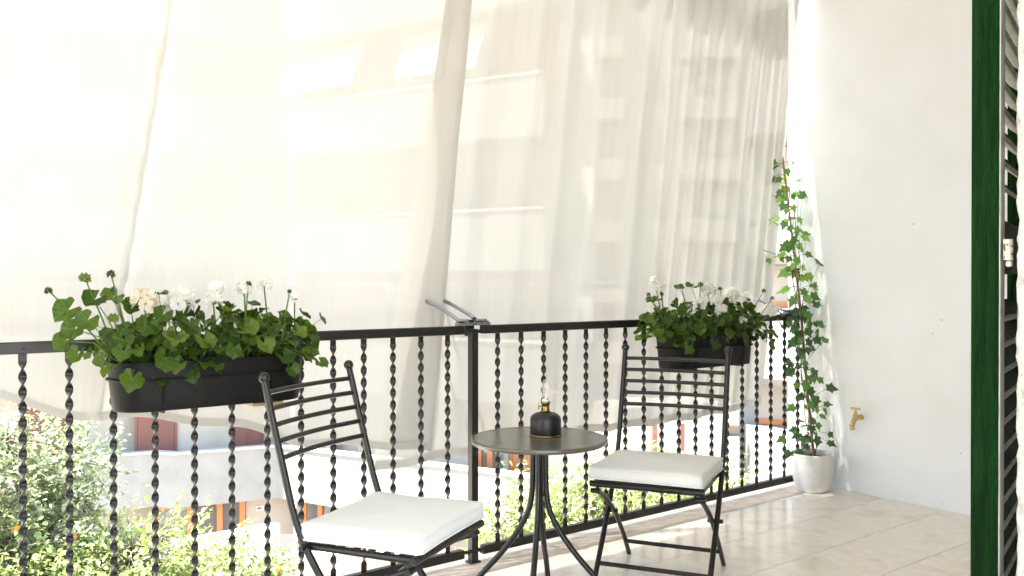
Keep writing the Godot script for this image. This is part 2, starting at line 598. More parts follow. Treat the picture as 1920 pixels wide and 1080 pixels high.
# ---------------------------------------------------------------- curtains
func curtain(called: String, label: String, xl: Callable, xr: Callable, hem: Callable, zf: Callable, nu: int, nv: int, hem_steps: int) -> Node3D:
	var c := thing(called, label, "curtain")
	var grid := []
	for i in nu + 1:
		var col := PackedVector3Array()
		for j in nv + 1:
			var v := float(j) / nv
			var x: float = lerpf(xl.call(v), xr.call(v), float(i) / nu)
			var h: float = lerpf(2.80, hem.call(x), v)
			col.append(Vector3(x, h, zf.call(x, h)))
		grid.append(col)
	var st := st_new()
	for i in nu:
		for j in nv:
			quad(st, grid[i][j], grid[i][j + 1], grid[i + 1][j + 1], grid[i + 1][j])
	part(c, "cloth", done(st), M.sheer_cloth)
	st = st_new()
	for i in nu:
		for j in range(nv - hem_steps, nv):
			var o := Vector3(0, 0, 0.003)
			quad(st, grid[i][j] + o, grid[i][j + 1] + o, grid[i + 1][j + 1] + o, grid[i + 1][j] + o)
	part(c, "hem", done(st), M.sheer_cloth)
	st = st_new()
	for e in [nu - 1]:
		for i in range(e, e + 1):
			for j in nv - hem_steps:
				var o := Vector3(0, 0, 0.003)
				quad(st, grid[i][j] + o, grid[i][j + 1] + o, grid[i + 1][j + 1] + o, grid[i + 1][j] + o)
	part(c, "side_hem", done(st), M.sheer_cloth)
	return c

func build_curtains() -> void:
	var wob := noise(81, 0.55, 3)
	var fine := noise(82, 2.2, 3)
	# left panel: hangs almost flat, one sharp crease, lifted hem
	var lz := func(x: float, h: float) -> float:
		var drop := 2.8 - h
		var z := -2.985 - drop * 0.145 - 0.02 * sin(drop * 2.2 + x)
		var xc := 1.0 - drop * 0.12
		var crease := exp(-pow((x - xc) / 0.022, 2.0)) * 0.05 * clampf(1.3 - drop * 0.35, 0.2, 1.0)
		z += crease
		z += wob.get_noise_2d(x * 1.4, h * 0.4) * 0.03 * clampf(drop, 0, 1) + fine.get_noise_2d(x * 1.2, h * 0.2) * 0.010
		z += 0.014 * sin(x * 15.0 + drop * 0.8) * clampf((x - 1.5) * 1.6, 0.1, 1.0) * 0.6
		return z
	var lhem := func(x: float) -> float:
		return clampf(0.37 + (2.15 - x) * 0.232, 0.36, 0.95) + 0.018 * sin(x * 7.0) + 0.012 * sin(x * 15.0 + 1.0)
	var c := curtain("sheer_curtain", "broad flat sheer white curtain hanging beside the left flower box", func(v): return -5.1, func(v): return 2.15 + 0.012 * sin(v * 9.0), lhem, lz, 340, 70, 1)
	block(c, "hem_weight", Transform3D.IDENTITY, Vector3(2.10, 0.352, lz.call(2.12, 0.36) - 0.012), Vector3(2.16, 0.385, lz.call(2.12, 0.36) + 0.002), M.arm_metal, 0.003)
	# right panel: gathered in many folds, tighter towards the wall
	var rz := func(x: float, h: float) -> float:
		var drop := 2.8 - h
		var u := (x - 2.0) / 2.4
		var z := -3.01 - drop * lerpf(0.155, 0.108, u)
		z += lerpf(0.02, 0.055, u)
		var loose := clampf(1.0 - drop * 0.16, 0.55, 1.0)
		var ph := u * 7.5 + u * u * u * 7.0 + 0.06 * drop * sin(u * 9.0) + wob.get_noise_2d(x * 3.0, h * 0.35) * 0.5
		var s := sin(ph * TAU)
		var amp := lerpf(0.026, 0.010, u) * (0.65 + 0.7 * absf(wob.get_noise_2d(x * 4.0 + 40.0, h * 0.2)) * 2.0)
		z += amp * loose * (s * 0.85 + 0.15 * sin(ph * TAU * 2.0 + 1.0))
		z += fine.get_noise_2d(x * 2.5, h * 0.15) * 0.006 * loose
		return z
	var rhem := func(x: float) -> float:
		var u := (x - 2.0) / 2.4
		return 0.335 + 0.03 * sin(u * 5.0) + 0.13 * u * u + 0.006 * sin(x * 21.0)
	curtain("sheer_curtain", "gathered sheer white curtain with many folds next to the side wall", func(v): return 2.07 - v * 0.19, func(v): return 4.40 - 0.02 * v, rhem, rz, 420, 60, 1)
	# rod the cloth hangs from
	var rod := thing("curtain_rod", "thin curtain rod along the top of the balcony opening", "rod", Vector3(0, 2.812, -2.985))
	part(rod, "tube", tube_mesh([Vector3(-5.18, 0, 0), Vector3(4.42, 0, 0)], 0.014, 12), M.white_cap)
	part(rod, "end_cap", tube_mesh([Vector3(4.42, 0, 0), Vector3(4.445, 0, 0)], 0.02, 12), M.black_metal)
	# awning arms clamped to the rail, with the bar they carry out beyond the cloth
	awning_arms(2.10, "grey pair of awning arms clamped on the railing above the middle post", true)
	awning_arms(4.33, "grey awning arm clamped on the railing end behind the ivy", false)
	var bar := thing("awning_bar", "dim awning bar seen through the flat curtain behind the left flowers", "bar", Vector3(0, 1.135, -3.62))
	part(bar, "tube", tube_mesh([Vector3(-2.2, 0, 0), Vector3(2.28, 0, 0)], 0.016, 10), M.arm_metal)
	part(bar, "end_cap", tube_mesh([Vector3(2.28, 0, 0), Vector3(2.30, 0, 0)], 0.019, 10), M.black_metal)
	bar = thing("awning_bar", "dim awning bar seen through the gathered curtain", "bar", Vector3(0, 1.135, -3.62))
	part(bar, "tube", tube_mesh([Vector3(2.34, 0, 0), Vector3(4.40, 0, 0)], 0.016, 10), M.arm_metal)
	part(bar, "end_cap", tube_mesh([Vector3(2.32, 0, 0), Vector3(2.34, 0, 0)], 0.019, 10), M.black_metal)

func awning_arms(x: float, label: String, both: bool) -> void:
	var a := thing("awning_bracket", label, "awning bracket", Vector3(x, 0.977, RAIL_Z), 0.0, "awning arms on the railing")
	for s in ([-1, 1] if both else [-1]):
		var bx: float = s * 0.045
		var pts := smooth_path([Vector3(bx, 0.019, 0.03), Vector3(bx, 0.02, -0.035), Vector3(bx, 0.045, -0.10), Vector3(bx, 0.10, -0.30), Vector3(bx, 0.157, -0.655)], 5)
		part(a, "arm", tube_mesh(pts, 0.0085, 8), M.arm_metal)
		block(a, "ratchet", at(Vector3(bx, 0, 0)), Vector3(-0.035, 0.0, -0.014), Vector3(0.035, 0.012, 0.02), M.arm_metal, 0.002)
		for t in 5:
			block(a, "tooth", at(Vector3(bx - 0.026 + t * 0.012, 0.0125, 0.004)), Vector3(-0.004, 0, -0.014), Vector3(0.004, 0.005, 0.014), M.black_metal, 0.001)
	block(a, "clamp", Transform3D.IDENTITY, Vector3(-0.022, -0.045, -0.03), Vector3(0.022, 0.022, -0.0168), M.black_metal, 0.003)
	part(a, "clamp_screw", tube_mesh([Vector3(0, 0.02, 0.012), Vector3(0, 0.034, 0.012)], 0.008, 8), M.black_metal)

# ---------------------------------------------------------------- bistro set
func make_chair() -> Node3D:
	var t := thing("folding_chair", "black metal folding bistro chair", "chair", Vector3.ZERO, 0.0, "folding bistro chairs at the small table")
	var m: Material = M.chair_metal
	var hw := 0.215
	var top := Vector3(hw, 0.865, -0.30)
	var mid := Vector3(hw, 0.43, -0.172)
	var foot := Vector3(hw, 0.004, 0.145)
	var knob := sphere(0.0165, 16)
	for s in [-1, 1]:
		var f := Vector3(s, 1, 1)
		part(t, "back_post", tube_mesh(smooth_path([top * f, (top * 0.5 + mid * 0.5) * f + Vector3(0, 0, -0.006), mid * f, (mid * 0.5 + foot * 0.5) * f + Vector3(0, 0, -0.012), foot * f], 5), 0.0105, 12), m)
		part(t, "knob", knob, m, at((top + Vector3(0, 0.012, -0.003)) * f))
		var rear := smooth_path([Vector3(0.192 * s, 0.372, 0.175), Vector3(0.192 * s, 0.335, 0.085), Vector3(0.193 * s, 0.25, -0.05), Vector3(0.195 * s, 0.13, -0.185), Vector3(0.198 * s, 0.004, -0.30)], 6)
		part(t, "rear_leg", tube_mesh(rear, 0.0095, 12), m)
		part(t, "seat_bracket", tube_mesh([Vector3(0.192 * s, 0.395, 0.165), Vector3(0.192 * s, 0.36, 0.172)], 0.007, 8), m)
		part(t, "pivot_bolt", tube_mesh([Vector3(0.178 * s, 0.372, 0.175), Vector3(0.215 * s, 0.372, 0.175)], 0.0095, 10), m)
		part(t, "pivot_bolt", tube_mesh([Vector3(0.178 * s, 0.243, -0.058), Vector3(0.236 * s, 0.243, -0.058)], 0.0085, 10), m)
		part(t, "pivot_bolt", tube_mesh([Vector3(0.18 * s, 0.405, -0.155), Vector3(0.240 * s, 0.405, -0.155)], 0.0085, 10), m)
	for i in 5:
		var f := 0.075 + i * 0.107
		var c := top.lerp(mid, f)
		var pts := []
		for k in 9:
			var u := k / 4.0 - 1.0
			pts.append(Vector3(u * hw, c.y, c.z - 0.006 - 0.022 * (1 - u * u)))
		part(t, "back_rail", tube_mesh(pts, 0.0078, 10), m)
	var fr := []
	for q in [Vector2(-0.2, 0.18), Vector2(0.2, 0.18)]:
		fr.append(q)
	part(t, "seat_frame", seat_frame_mesh(), m)
	for i in 6:
		block(t, "seat_slat", at(Vector3(0, 0.404, -0.115 + i * 0.05)), Vector3(-0.19, -0.003, -0.009), Vector3(0.19, 0.003, 0.009), m, 0.001)
	part(t, "stretcher", tube_mesh([Vector3(-0.195, 0.075, -0.232), Vector3(0.195, 0.075, -0.232)], 0.0085, 10), m)
	part(t, "stretcher", tube_mesh([Vector3(-0.21, 0.072, 0.083), Vector3(0.21, 0.072, 0.083)], 0.0085, 10), m)
	return t

func seat_frame_mesh() -> ArrayMesh:
	var st := st_new()
	var y := 0.402
	tube(st, [Vector3(-0.213, y, 0.19), Vector3(0.213, y, 0.19)], 0.0115, 10)
	tube(st, [Vector3(-0.19, y, -0.16), Vector3(0.19, y, -0.16)], 0.009, 10)
	for s in [-1, 1]:
		tube(st, [Vector3(0.198 * s, y, 0.19), Vector3(0.198 * s, y, -0.165)], 0.0105, 10)
	return done(st)

func rounded_ring(hx: float, hz: float, r: float, y: float, bulge := 0.0) -> PackedVector3Array:
	var ring := PackedVector3Array()
	for c in 4:
		var cx: float = [hx - r, -hx + r, -hx + r, hx - r][c]
		var cz: float = [hz - r, hz - r, -hz + r, -hz + r][c]
		for k in 8:
			var a := (c + k / 8.0) * PI / 2
			ring.append(Vector3(cx + cos(a) * r, y, cz + sin(a) * r))
		# a point or two along the straight side
		var a1 := (c + 1) * PI / 2
		var p0 := Vector3(cx + cos(a1) * r, y, cz + sin(a1) * r)
		var nx: float = [-hx + r, -hx + r, hx - r, hx - r][c]
		var nz: float = [hz - r, -hz + r, -hz + r, hz - r][c]
		var p1 := Vector3(nx + cos(a1) * r, y, nz + sin(a1) * r)
		for k in 6:
			var p := p0.lerp(p1, k / 6.0)
			var out := Vector3(cos(a1), 0, sin(a1))
			ring.append(p + out * bulge * sin(k / 6.0 * PI))
	return ring

func cushion(label: String, xf: Transform3D, seed_: int) -> void:
	var c := thing("seat_cushion", label, "cushion", Vector3.ZERO, 0.0, "seat cushions on the bistro chairs")
	c.transform = xf
	var n := noise(seed_, 7.0, 3)
	var hx := 0.213
	var hz := 0.192
	var rings := []
	var seam_low := PackedVector3Array()
	var seam_top := PackedVector3Array()
	for l in [[0.12, -0.002, 0.0], [0.02, 0.0, 0.0], [0.004, 0.002, 0.0], [0.0, 0.006, 0.0], [-0.002, 0.016, 0.002], [-0.003, 0.026, 0.003], [-0.001, 0.036, 0.002], [0.001, 0.044, 0.0], [0.005, 0.048, 0.0], [0.014, 0.0505, 0.0], [0.04, 0.053, 0.0], [0.08, 0.055, 0.0], [0.13, 0.056, 0.0], [0.17, 0.0562, 0.0]]:
		var i: float = l[0]
		var ring := rounded_ring(hx - i, hz - i, minf(0.017, (hz - i) * 0.7), l[1], (-0.006 + l[2]) if i < 0.1 else 0.0)
		for k in ring.size():
			var d := n.get_noise_3d(ring[k].x, l[1] * 3.0, ring[k].z)
			ring[k] += Vector3(ring[k].x, 0, ring[k].z).normalized() * d * 0.003 * (1.0 if i < 0.03 else 0.0)
			if l[1] > 0.03:
				ring[k].y += d * 0.0045
		rings.append(ring)
		if absf(l[1] - 0.006) < 0.0001:
			seam_low = ring
		if absf(l[1] - 0.044) < 0.0001:
			seam_top = ring
	var st := st_new()
	rings.reverse()
	loft(st, rings, true, true, 0, 0)
	part(c, "pad", done(st), M.cushion_cloth)
	for s in [seam_low, seam_top]:
		var pts := []
		for p in s:
			pts.append(p + Vector3(p.x, 0, p.z).normalized() * 0.0028)
		pts.append(pts[0])
		part(c, "piping", tube_mesh(pts, 0.0033, 6), M.cushion_cloth)

func build_bistro() -> void:
	var c1 := make_chair()
	c1.set_meta("label", "black folding chair in the foreground, its back against the left flower box")
	c1.position = Vector3(1.335, 0, -2.285)
	c1.rotation.y = deg_to_rad(28.4)
	var c2: Node3D = c1.duplicate()
	c2.name = numbered("folding_chair")
	add_child(c2)
	c2.set_meta("label", "black folding chair on the far side of the table, below the right flower box")
	c2.position = Vector3(2.525, 0, -2.318)
	c2.rotation.y = deg_to_rad(-61.0)
	cushion("thick white seat cushion on the foreground chair", c1.transform * Transform3D(Basis(Vector3.UP, 0.03), Vector3(0.0, 0.4185, 0.012)), 91)
	cushion("white seat cushion on the chair beyond the table", c2.transform * Transform3D(Basis(Vector3.UP, -0.02), Vector3(0.0, 0.4185, 0.012)), 92)
	# table
	var tp := Vector3(1.984, 0, -2.384)
	var t := thing("bistro_table", "small round dark metal table with four curved legs between the chairs", "table", tp, deg_to_rad(-38.0 - 9.0))
	var h := 0.606
	var r := 0.241
	part(t, "table_top", lathe_mesh([Vector2(0.001, h - 0.0165), Vector2(r - 0.01, h - 0.0165), Vector2(r - 0.003, h - 0.016), Vector2(r + 0.0, h - 0.012), Vector2(r + 0.0012, h - 0.006), Vector2(r, h - 0.001), Vector2(r - 0.004, h + 0.0006), Vector2(r - 0.010, h - 0.0004), Vector2(r * 0.8, h - 0.0005), Vector2(r * 0.4, h - 0.0002), Vector2(0.001, h)], 72), M.table_metal)
	for k in 4:
		var d := Vector3(cos(k * PI / 2), 0, sin(k * PI / 2))
		var pts := []
		for q in [[0.022, h - 0.017], [0.023, 0.50], [0.026, 0.41], [0.041, 0.34], [0.082, 0.265], [0.138, 0.19], [0.205, 0.115], [0.252, 0.05], [0.268, 0.004]]:
			pts.append(d * q[0] + Vector3(0, q[1], 0))
		part(t, "leg", tube_mesh(smooth_path(pts, 5), 0.0105, 12), M.chair_metal)
	part(t, "leg_ring", lathe_mesh([Vector2(0.012, 0.40), Vector2(0.0155, 0.405), Vector2(0.012, 0.41)], 16), M.chair_metal)
	# lamp
	var lp := thing("oil_lamp", "squat black table lamp with brass burner and slim clear bulb", "lamp", tp + Vector3(0.045, h + 0.0006, -0.018), deg_to_rad(-38.0))
	part(lp, "base_ring", lathe_mesh([Vector2(0.056, 0.0), Vector2(0.0585, 0.001), Vector2(0.0585, 0.004), Vector2(0.056, 0.0055)], 40), M.brass_dark)
	part(lp, "body", lathe_mesh([Vector2(0.0545, 0.0056), Vector2(0.0555, 0.01), Vector2(0.0555, 0.055), Vector2(0.054, 0.064), Vector2(0.049, 0.072), Vector2(0.040, 0.078), Vector2(0.026, 0.0825), Vector2(0.0165, 0.0845), Vector2(0.0155, 0.087)], 40), M.lamp_black)
	var bz := lathe_mesh([Vector2(0.0155, 0.087), Vector2(0.0165, 0.0885), Vector2(0.0165, 0.091), Vector2(0.0145, 0.093), Vector2(0.0145, 0.112), Vector2(0.0165, 0.1135), Vector2(0.0185, 0.116), Vector2(0.0185, 0.120), Vector2(0.016, 0.1215)], 24)
	var burner := part(lp, "burner", bz, M.brass_dark)
	part(burner, "wick_knob", tube_mesh([Vector3(-0.024, 0.104, 0), Vector3(-0.027, 0.104, 0)], 0.011, 14), M.brass_dark)
	part(burner, "knob_shaft", tube_mesh([Vector3(-0.014, 0.104, 0), Vector3(-0.024, 0.104, 0)], 0.0025, 8), M.brass_dark)
	part(lp, "bulb_socket", lathe_mesh([Vector2(0.013, 0.1215), Vector2(0.0135, 0.123), Vector2(0.0125, 0.128), Vector2(0.010, 0.130)], 20), M.white_cap)
	var bulb := part(lp, "bulb", lathe_mesh([Vector2(0.0108, 0.130), Vector2(0.0138, 0.136), Vector2(0.0142, 0.16), Vector2(0.0125, 0.184), Vector2(0.0085, 0.196), Vector2(0.001, 0.201)], 20), M.bulb_glass)
	for k in 4:
		var a := k * PI / 2 + 0.4
		part(bulb, "filament", tube_mesh([Vector3(cos(a) * 0.0078, 0.140, sin(a) * 0.0078), Vector3(cos(a) * 0.006, 0.186, sin(a) * 0.006)], 0.0009, 6), M.filament)
	part(bulb, "filament_stem", tube_mesh([Vector3(0, 0.130, 0), Vector3(0, 0.150, 0)], [0.004, 0.0015], 8), M.white_cap)

# ---------------------------------------------------------------- flower boxes
func oval_ring(hl: float, hw: float, y: float, n := 12) -> PackedVector3Array:
	var ring := PackedVector3Array()
	for e in 2:
		for k in n + 1:
			var a := -PI / 2 + PI * k / n + e * PI
			ring.append(Vector3((hl - hw) * (1 if e == 0 else -1) + cos(a) * hw, y, sin(a) * hw))
	return ring

func planter(label: String, pos: Vector3) -> Node3D:
	var p := thing("flower_box", label, "planter", pos, 0.0, "flower boxes hung on the railing")
	var st := st_new()
	var rings := []
	for l in [[0.286, 0.078, 0.004], [0.291, 0.083, 0.0], [0.293, 0.0845, 0.004], [0.298, 0.088, 0.05], [0.302, 0.091, 0.092], [0.3025, 0.0915, 0.096], [0.306, 0.094, 0.135], [0.3085, 0.0965, 0.1455], [0.3095, 0.0975, 0.148], [0.308, 0.096, 0.150], [0.305, 0.093, 0.148], [0.300, 0.088, 0.10]]:
		rings.append(oval_ring(l[0], l[1], l[2]))
	for i in rings.size():
		rings[i].reverse()
	loft(st, rings, true, false)
	part(p, "tub", done(st), M.planter_metal)
	var soil := st_new()
	var sr := oval_ring(0.300, 0.088, 0.128)
	sr.reverse()
	var ns := noise(95, 30.0, 2)
	var inner := PackedVector3Array()
	for q in sr:
		inner.append(Vector3(q.x * 0.6, 0.135 + ns.get_noise_2d(q.x, q.z) * 0.01, q.z * 0.4))
	loft(soil, [sr, inner], false, true)
	part(p, "soil", done(soil), M.soil)
	# wire holder: ring, front drops, hooks over the rail
	var wr := []
	for q in oval_ring(0.3085, 0.0975, 0.096):
		wr.append(q)
	wr.append(wr[0])
	part(p, "holder_ring", tube_mesh(wr, 0.0032, 8), M.planter_metal)
	for x in [-0.17, 0.17]:
		part(p, "holder_wire", tube_mesh(smooth_path([Vector3(x, 0.098, 0.099), Vector3(x, 0.05, 0.0945), Vector3(x, 0.006, 0.089), Vector3(x, -0.005, 0.078), Vector3(x, -0.005, -0.02), Vector3(x, -0.005, -0.098), Vector3(x, 0.05, -0.1025), Vector3(x, 0.098, -0.1025)], 4), 0.003, 8), M.planter_metal)
		var over: float = 0.981 - pos.y
		var rz: float = RAIL_Z - pos.z
		part(p, "holder_hook", tube_mesh([Vector3(x + 0.008, 0.09, -0.1015), Vector3(x + 0.008, over + 0.001, -0.1015), Vector3(x + 0.008, over, rz - 0.02), Vector3(x + 0.008, over - 0.03, rz - 0.02)], 0.003, 8), M.planter_metal)
	return p

func geranium_leaf(seed_: int) -> ArrayMesh:
	var r := RandomNumberGenerator.new()
	r.seed = seed_
	var n := 22
	var ph := r.randf() * TAU
	var cup := r.randf_range(0.02, 0.32)
	var droop := r.randf_range(-0.05, 0.30)
	var fold := r.randf_range(0.0, 0.28)
	var inner := []
	var mid := []
	var rim := []
	for i in n:
		var f := float(i) / (n - 1)
		var a := lerpf(-2.8, 2.8, f)
		var rad := 1.0 + 0.06 * cos(a * 5.0 + 0.3) + (0.035 if i % 3 == 1 else -0.045) + r.randf_range(-0.03, 0.03)
		rad *= 0.80 + 0.20 * cos(a * 0.6)
		var ruf := sin(a * 3.0 + ph) * 0.12 + sin(a * 6.0 + ph * 2.0) * 0.07
		var pleat := 0.05 if i % 3 == 1 else -0.02
		var d := Vector3(sin(a), 0, -cos(a))
		inner.append(d * rad * 0.3 + Vector3(0, cup * 0.1 + absf(sin(a)) * fold * 0.25 - pleat * 0.4, 0))
		mid.append(d * rad * 0.68 + Vector3(0, cup * 0.45 + absf(sin(a)) * fold * 0.6 + ruf * 0.4 - pleat, 0))
		rim.append(d * rad + Vector3(0, cup + absf(sin(a)) * fold + ruf - pleat * 0.6 - droop * maxf(0.0, cos(a)), 0))
	var st := st_new()
	for i in n - 1:
		for p in [Vector3.ZERO, inner[i], inner[i + 1], inner[i], mid[i], mid[i + 1], inner[i], mid[i + 1], inner[i + 1], mid[i], rim[i], rim[i + 1], mid[i], rim[i + 1], mid[i + 1]]:
			st.set_uv(Vector2(0.5 + p.x * 0.46, 0.5 + p.z * 0.46))
			st.add_vertex(p)
	return done(st)

func flower_head(seed_: int, count: int) -> ArrayMesh:
	# ball of florets, five petals each, about one unit in radius
	var r := RandomNumberGenerator.new()
	r.seed = seed_
	var st := st_new()
	for i in count:
		var k := (i + 0.5) / count
		var cy := 1.0 - 1.35 * k
		var az := i * 2.39996 + r.randf() * 0.4
		var sy := sqrt(maxf(0.0, 1.0 - cy * cy))
		var d := Vector3(cos(az) * sy, cy, sin(az) * sy)
		d = (d + Vector3(r.randf_range(-0.25, 0.25), r.randf_range(-0.2, 0.2), r.randf_range(-0.25, 0.25))).normalized()
		var c := d * r.randf_range(0.55, 0.78)
		var x := d.cross(Vector3.UP if absf(d.y) < 0.9 else Vector3.RIGHT).normalized()
		var y := d.cross(x)
		var spin := r.randf() * TAU
		for p in 5:
			var a := spin + p * TAU / 5
			var o := x * cos(a) + y * sin(a)
			var s := x * -sin(a) + y * cos(a)
			var len := r.randf_range(0.46, 0.62)
			var lift := r.randf_range(0.05, 0.28)
			var w := r.randf_range(0.22, 0.31)
			var b := c + o * 0.04
			var m0 := c + o * len * 0.55 + s * w + d * lift * 0.5
			var m1 := c + o * len * 0.55 - s * w + d * lift * 0.5
			var mm := c + o * len * 0.6 + d * lift * 0.36
			var t0 := c + o * len * 0.95 + s * w * 0.7 + d * lift
			var t1 := c + o * len * 0.95 - s * w * 0.7 + d * lift
			var tt := c + o * len * 1.02 + d * lift * 0.8
			tri(st, b, m0, mm)
			tri(st, b, mm, m1)
			quad(st, m0, t0, tt, mm)
			quad(st, mm, tt, t1, m1)
	return done(st)

func bud_head(seed_: int) -> ArrayMesh:
	var r := RandomNumberGenerator.new()
	r.seed = seed_
	var st := st_new()
	for i in 22:
		var k := (i + 0.5) / 22
		var cy := 1.0 - 1.7 * k
		var az := i * 2.39996
		var sy := sqrt(maxf(0.0, 1.0 - cy * cy))
		var d := Vector3(cos(az) * sy, cy, sin(az) * sy)
		var a := d * r.randf_range(0.25, 0.4)
		var b := d * r.randf_range(0.9, 1.15) + Vector3(0, -0.1, 0)
		tube(st, [a, a.lerp(b, 0.4), a.lerp(b, 0.8), b], [0.05, 0.2, 0.16, 0.03], 6)
	return done(st)

var leaf_kinds := []
var head_kinds := []
var bud_kinds := []

func geranium(label: String, base: Vector3, half: float, heads: Array, buds: Array, big: Array, fill: int, seed_: int, sc: float, spill: float) -> void:
	var g := thing("white_geranium", label, "geranium", base, 0.0, "geraniums in the flower boxes")
	rng.seed = seed_
	var stems := st_new()
	var root := func(x: float) -> Vector3:
		return Vector3(clampf(x, -half, half) * 0.9, -0.012, rng.randf_range(-0.045, 0.045))
	var place := func(p: Vector3, rad: float, nrm: Vector3) -> void:
		var rt: Vector3 = root.call(p.x * 0.75 + rng.randf_range(-0.06, 0.06))
		var tip := p - Vector3(p.x - rt.x, 0, p.z - rt.z).normalized() * rad * 0.5
		var toward := Vector3(p.x - rt.x, -0.1, p.z - rt.z)
		if toward.length() < 0.02:
			toward = rv()
		part(g, "leaf", leaf_kinds[rng.randi() % leaf_kinds.size()], M["geranium_%d" % [0, 0, 1, 1, 1, 2][rng.randi() % 6]], facing(nrm, toward, rad, tip))
		var midp := rt.lerp(tip, 0.55) + Vector3(0, 0.02 + rng.randf() * 0.02, 0)
		tube(stems, [rt, midp, tip], [0.0022, 0.0018, 0.0014], 5)
	for b in big:
		place.call(Vector3(b[0], b[1], b[2]), b[3] * 0.86, Vector3(b[4], b[5], b[6]))
	for i in fill:
		var u := rng.randf_range(-1, 1)
		var x := u * (half + spill)
		var prof := 0.05 + 0.115 * sqrt(maxf(0.0, 1.0 - u * u * 0.75))
		var z := rng.randf_range(-0.13, 0.15)
		var dz := absf(z) / 0.15
		var y := rng.randf_range(-0.02, 1.0) * prof * (1.15 - dz * 0.55) + 0.005
		if absf(x) > half and y < 0.0:
			y += 0.03
		if z > 0.085 and rng.randf() < 0.35:
			y -= 0.045
		var rad := rng.randf_range(0.019, 0.041) * sc
		var out := Vector3(u * 0.5, 0.55 + rng.randf() * 0.5, z * 5.0) + rv() * 0.55
		place.call(Vector3(x, y, z), rad, out)
	var n := 0
	for hd in heads:
		var c := Vector3(hd[0], hd[1], hd[2])
		var hb: Vector3 = root.call(c.x)
		var under := c + Vector3(0, -hd[3] * 0.35, 0)
		tube(stems, [hb, hb.lerp(under, 0.5) + Vector3(0.008, 0, 0.01), under], [0.003, 0.0028, 0.0024], 6)
		for k in 12:
			var a := k * 2.4
			tube(stems, [under, c + Vector3(cos(a) * 0.55, 0.05 + 0.3 * sin(k * 1.7), sin(a) * 0.55) * hd[3]], 0.0011, 4)
		var xf := Transform3D(Basis(Vector3.UP, rng.randf() * TAU).scaled(Vector3.ONE * hd[3] * 1.12), c)
		part(g, "flower_head", head_kinds[n % head_kinds.size()] if hd[3] > 0.02 else head_kinds[3], M.petal_cream if hd.size() > 4 else M.petal_white, xf)
		n += 1
	for b in buds:
		var c := Vector3(b[0], b[1], b[2])
		var hb: Vector3 = root.call(c.x * 0.85)
		tube(stems, [hb, hb.lerp(c, 0.5) + Vector3(0, 0.01, 0), c], [0.003, 0.0026, 0.0022], 6)
		part(g, "bud_cluster", bud_kinds[n % bud_kinds.size()], M.bud_green if b.size() > 4 else M.bud_dark, Transform3D(Basis(Vector3.UP, n * 1.3).scaled(Vector3.ONE * b[3]), c))
		n += 1
	part(g, "stems", done(stems), M.green_stem)

# point where the sight line through a picture position meets the plane z (used once, to lay out real positions)
func spot(u: float, v: float, z: float) -> Vector3:
	var k := (u - 960.0) / 1650.0
	var d := Vector3(0.6157 + 0.788 * k, -(v - 531.0) / 1650.0, -0.788 + 0.6157 * k)
	return Vector3(0, 1.15, 0) + d * (z / d.z)

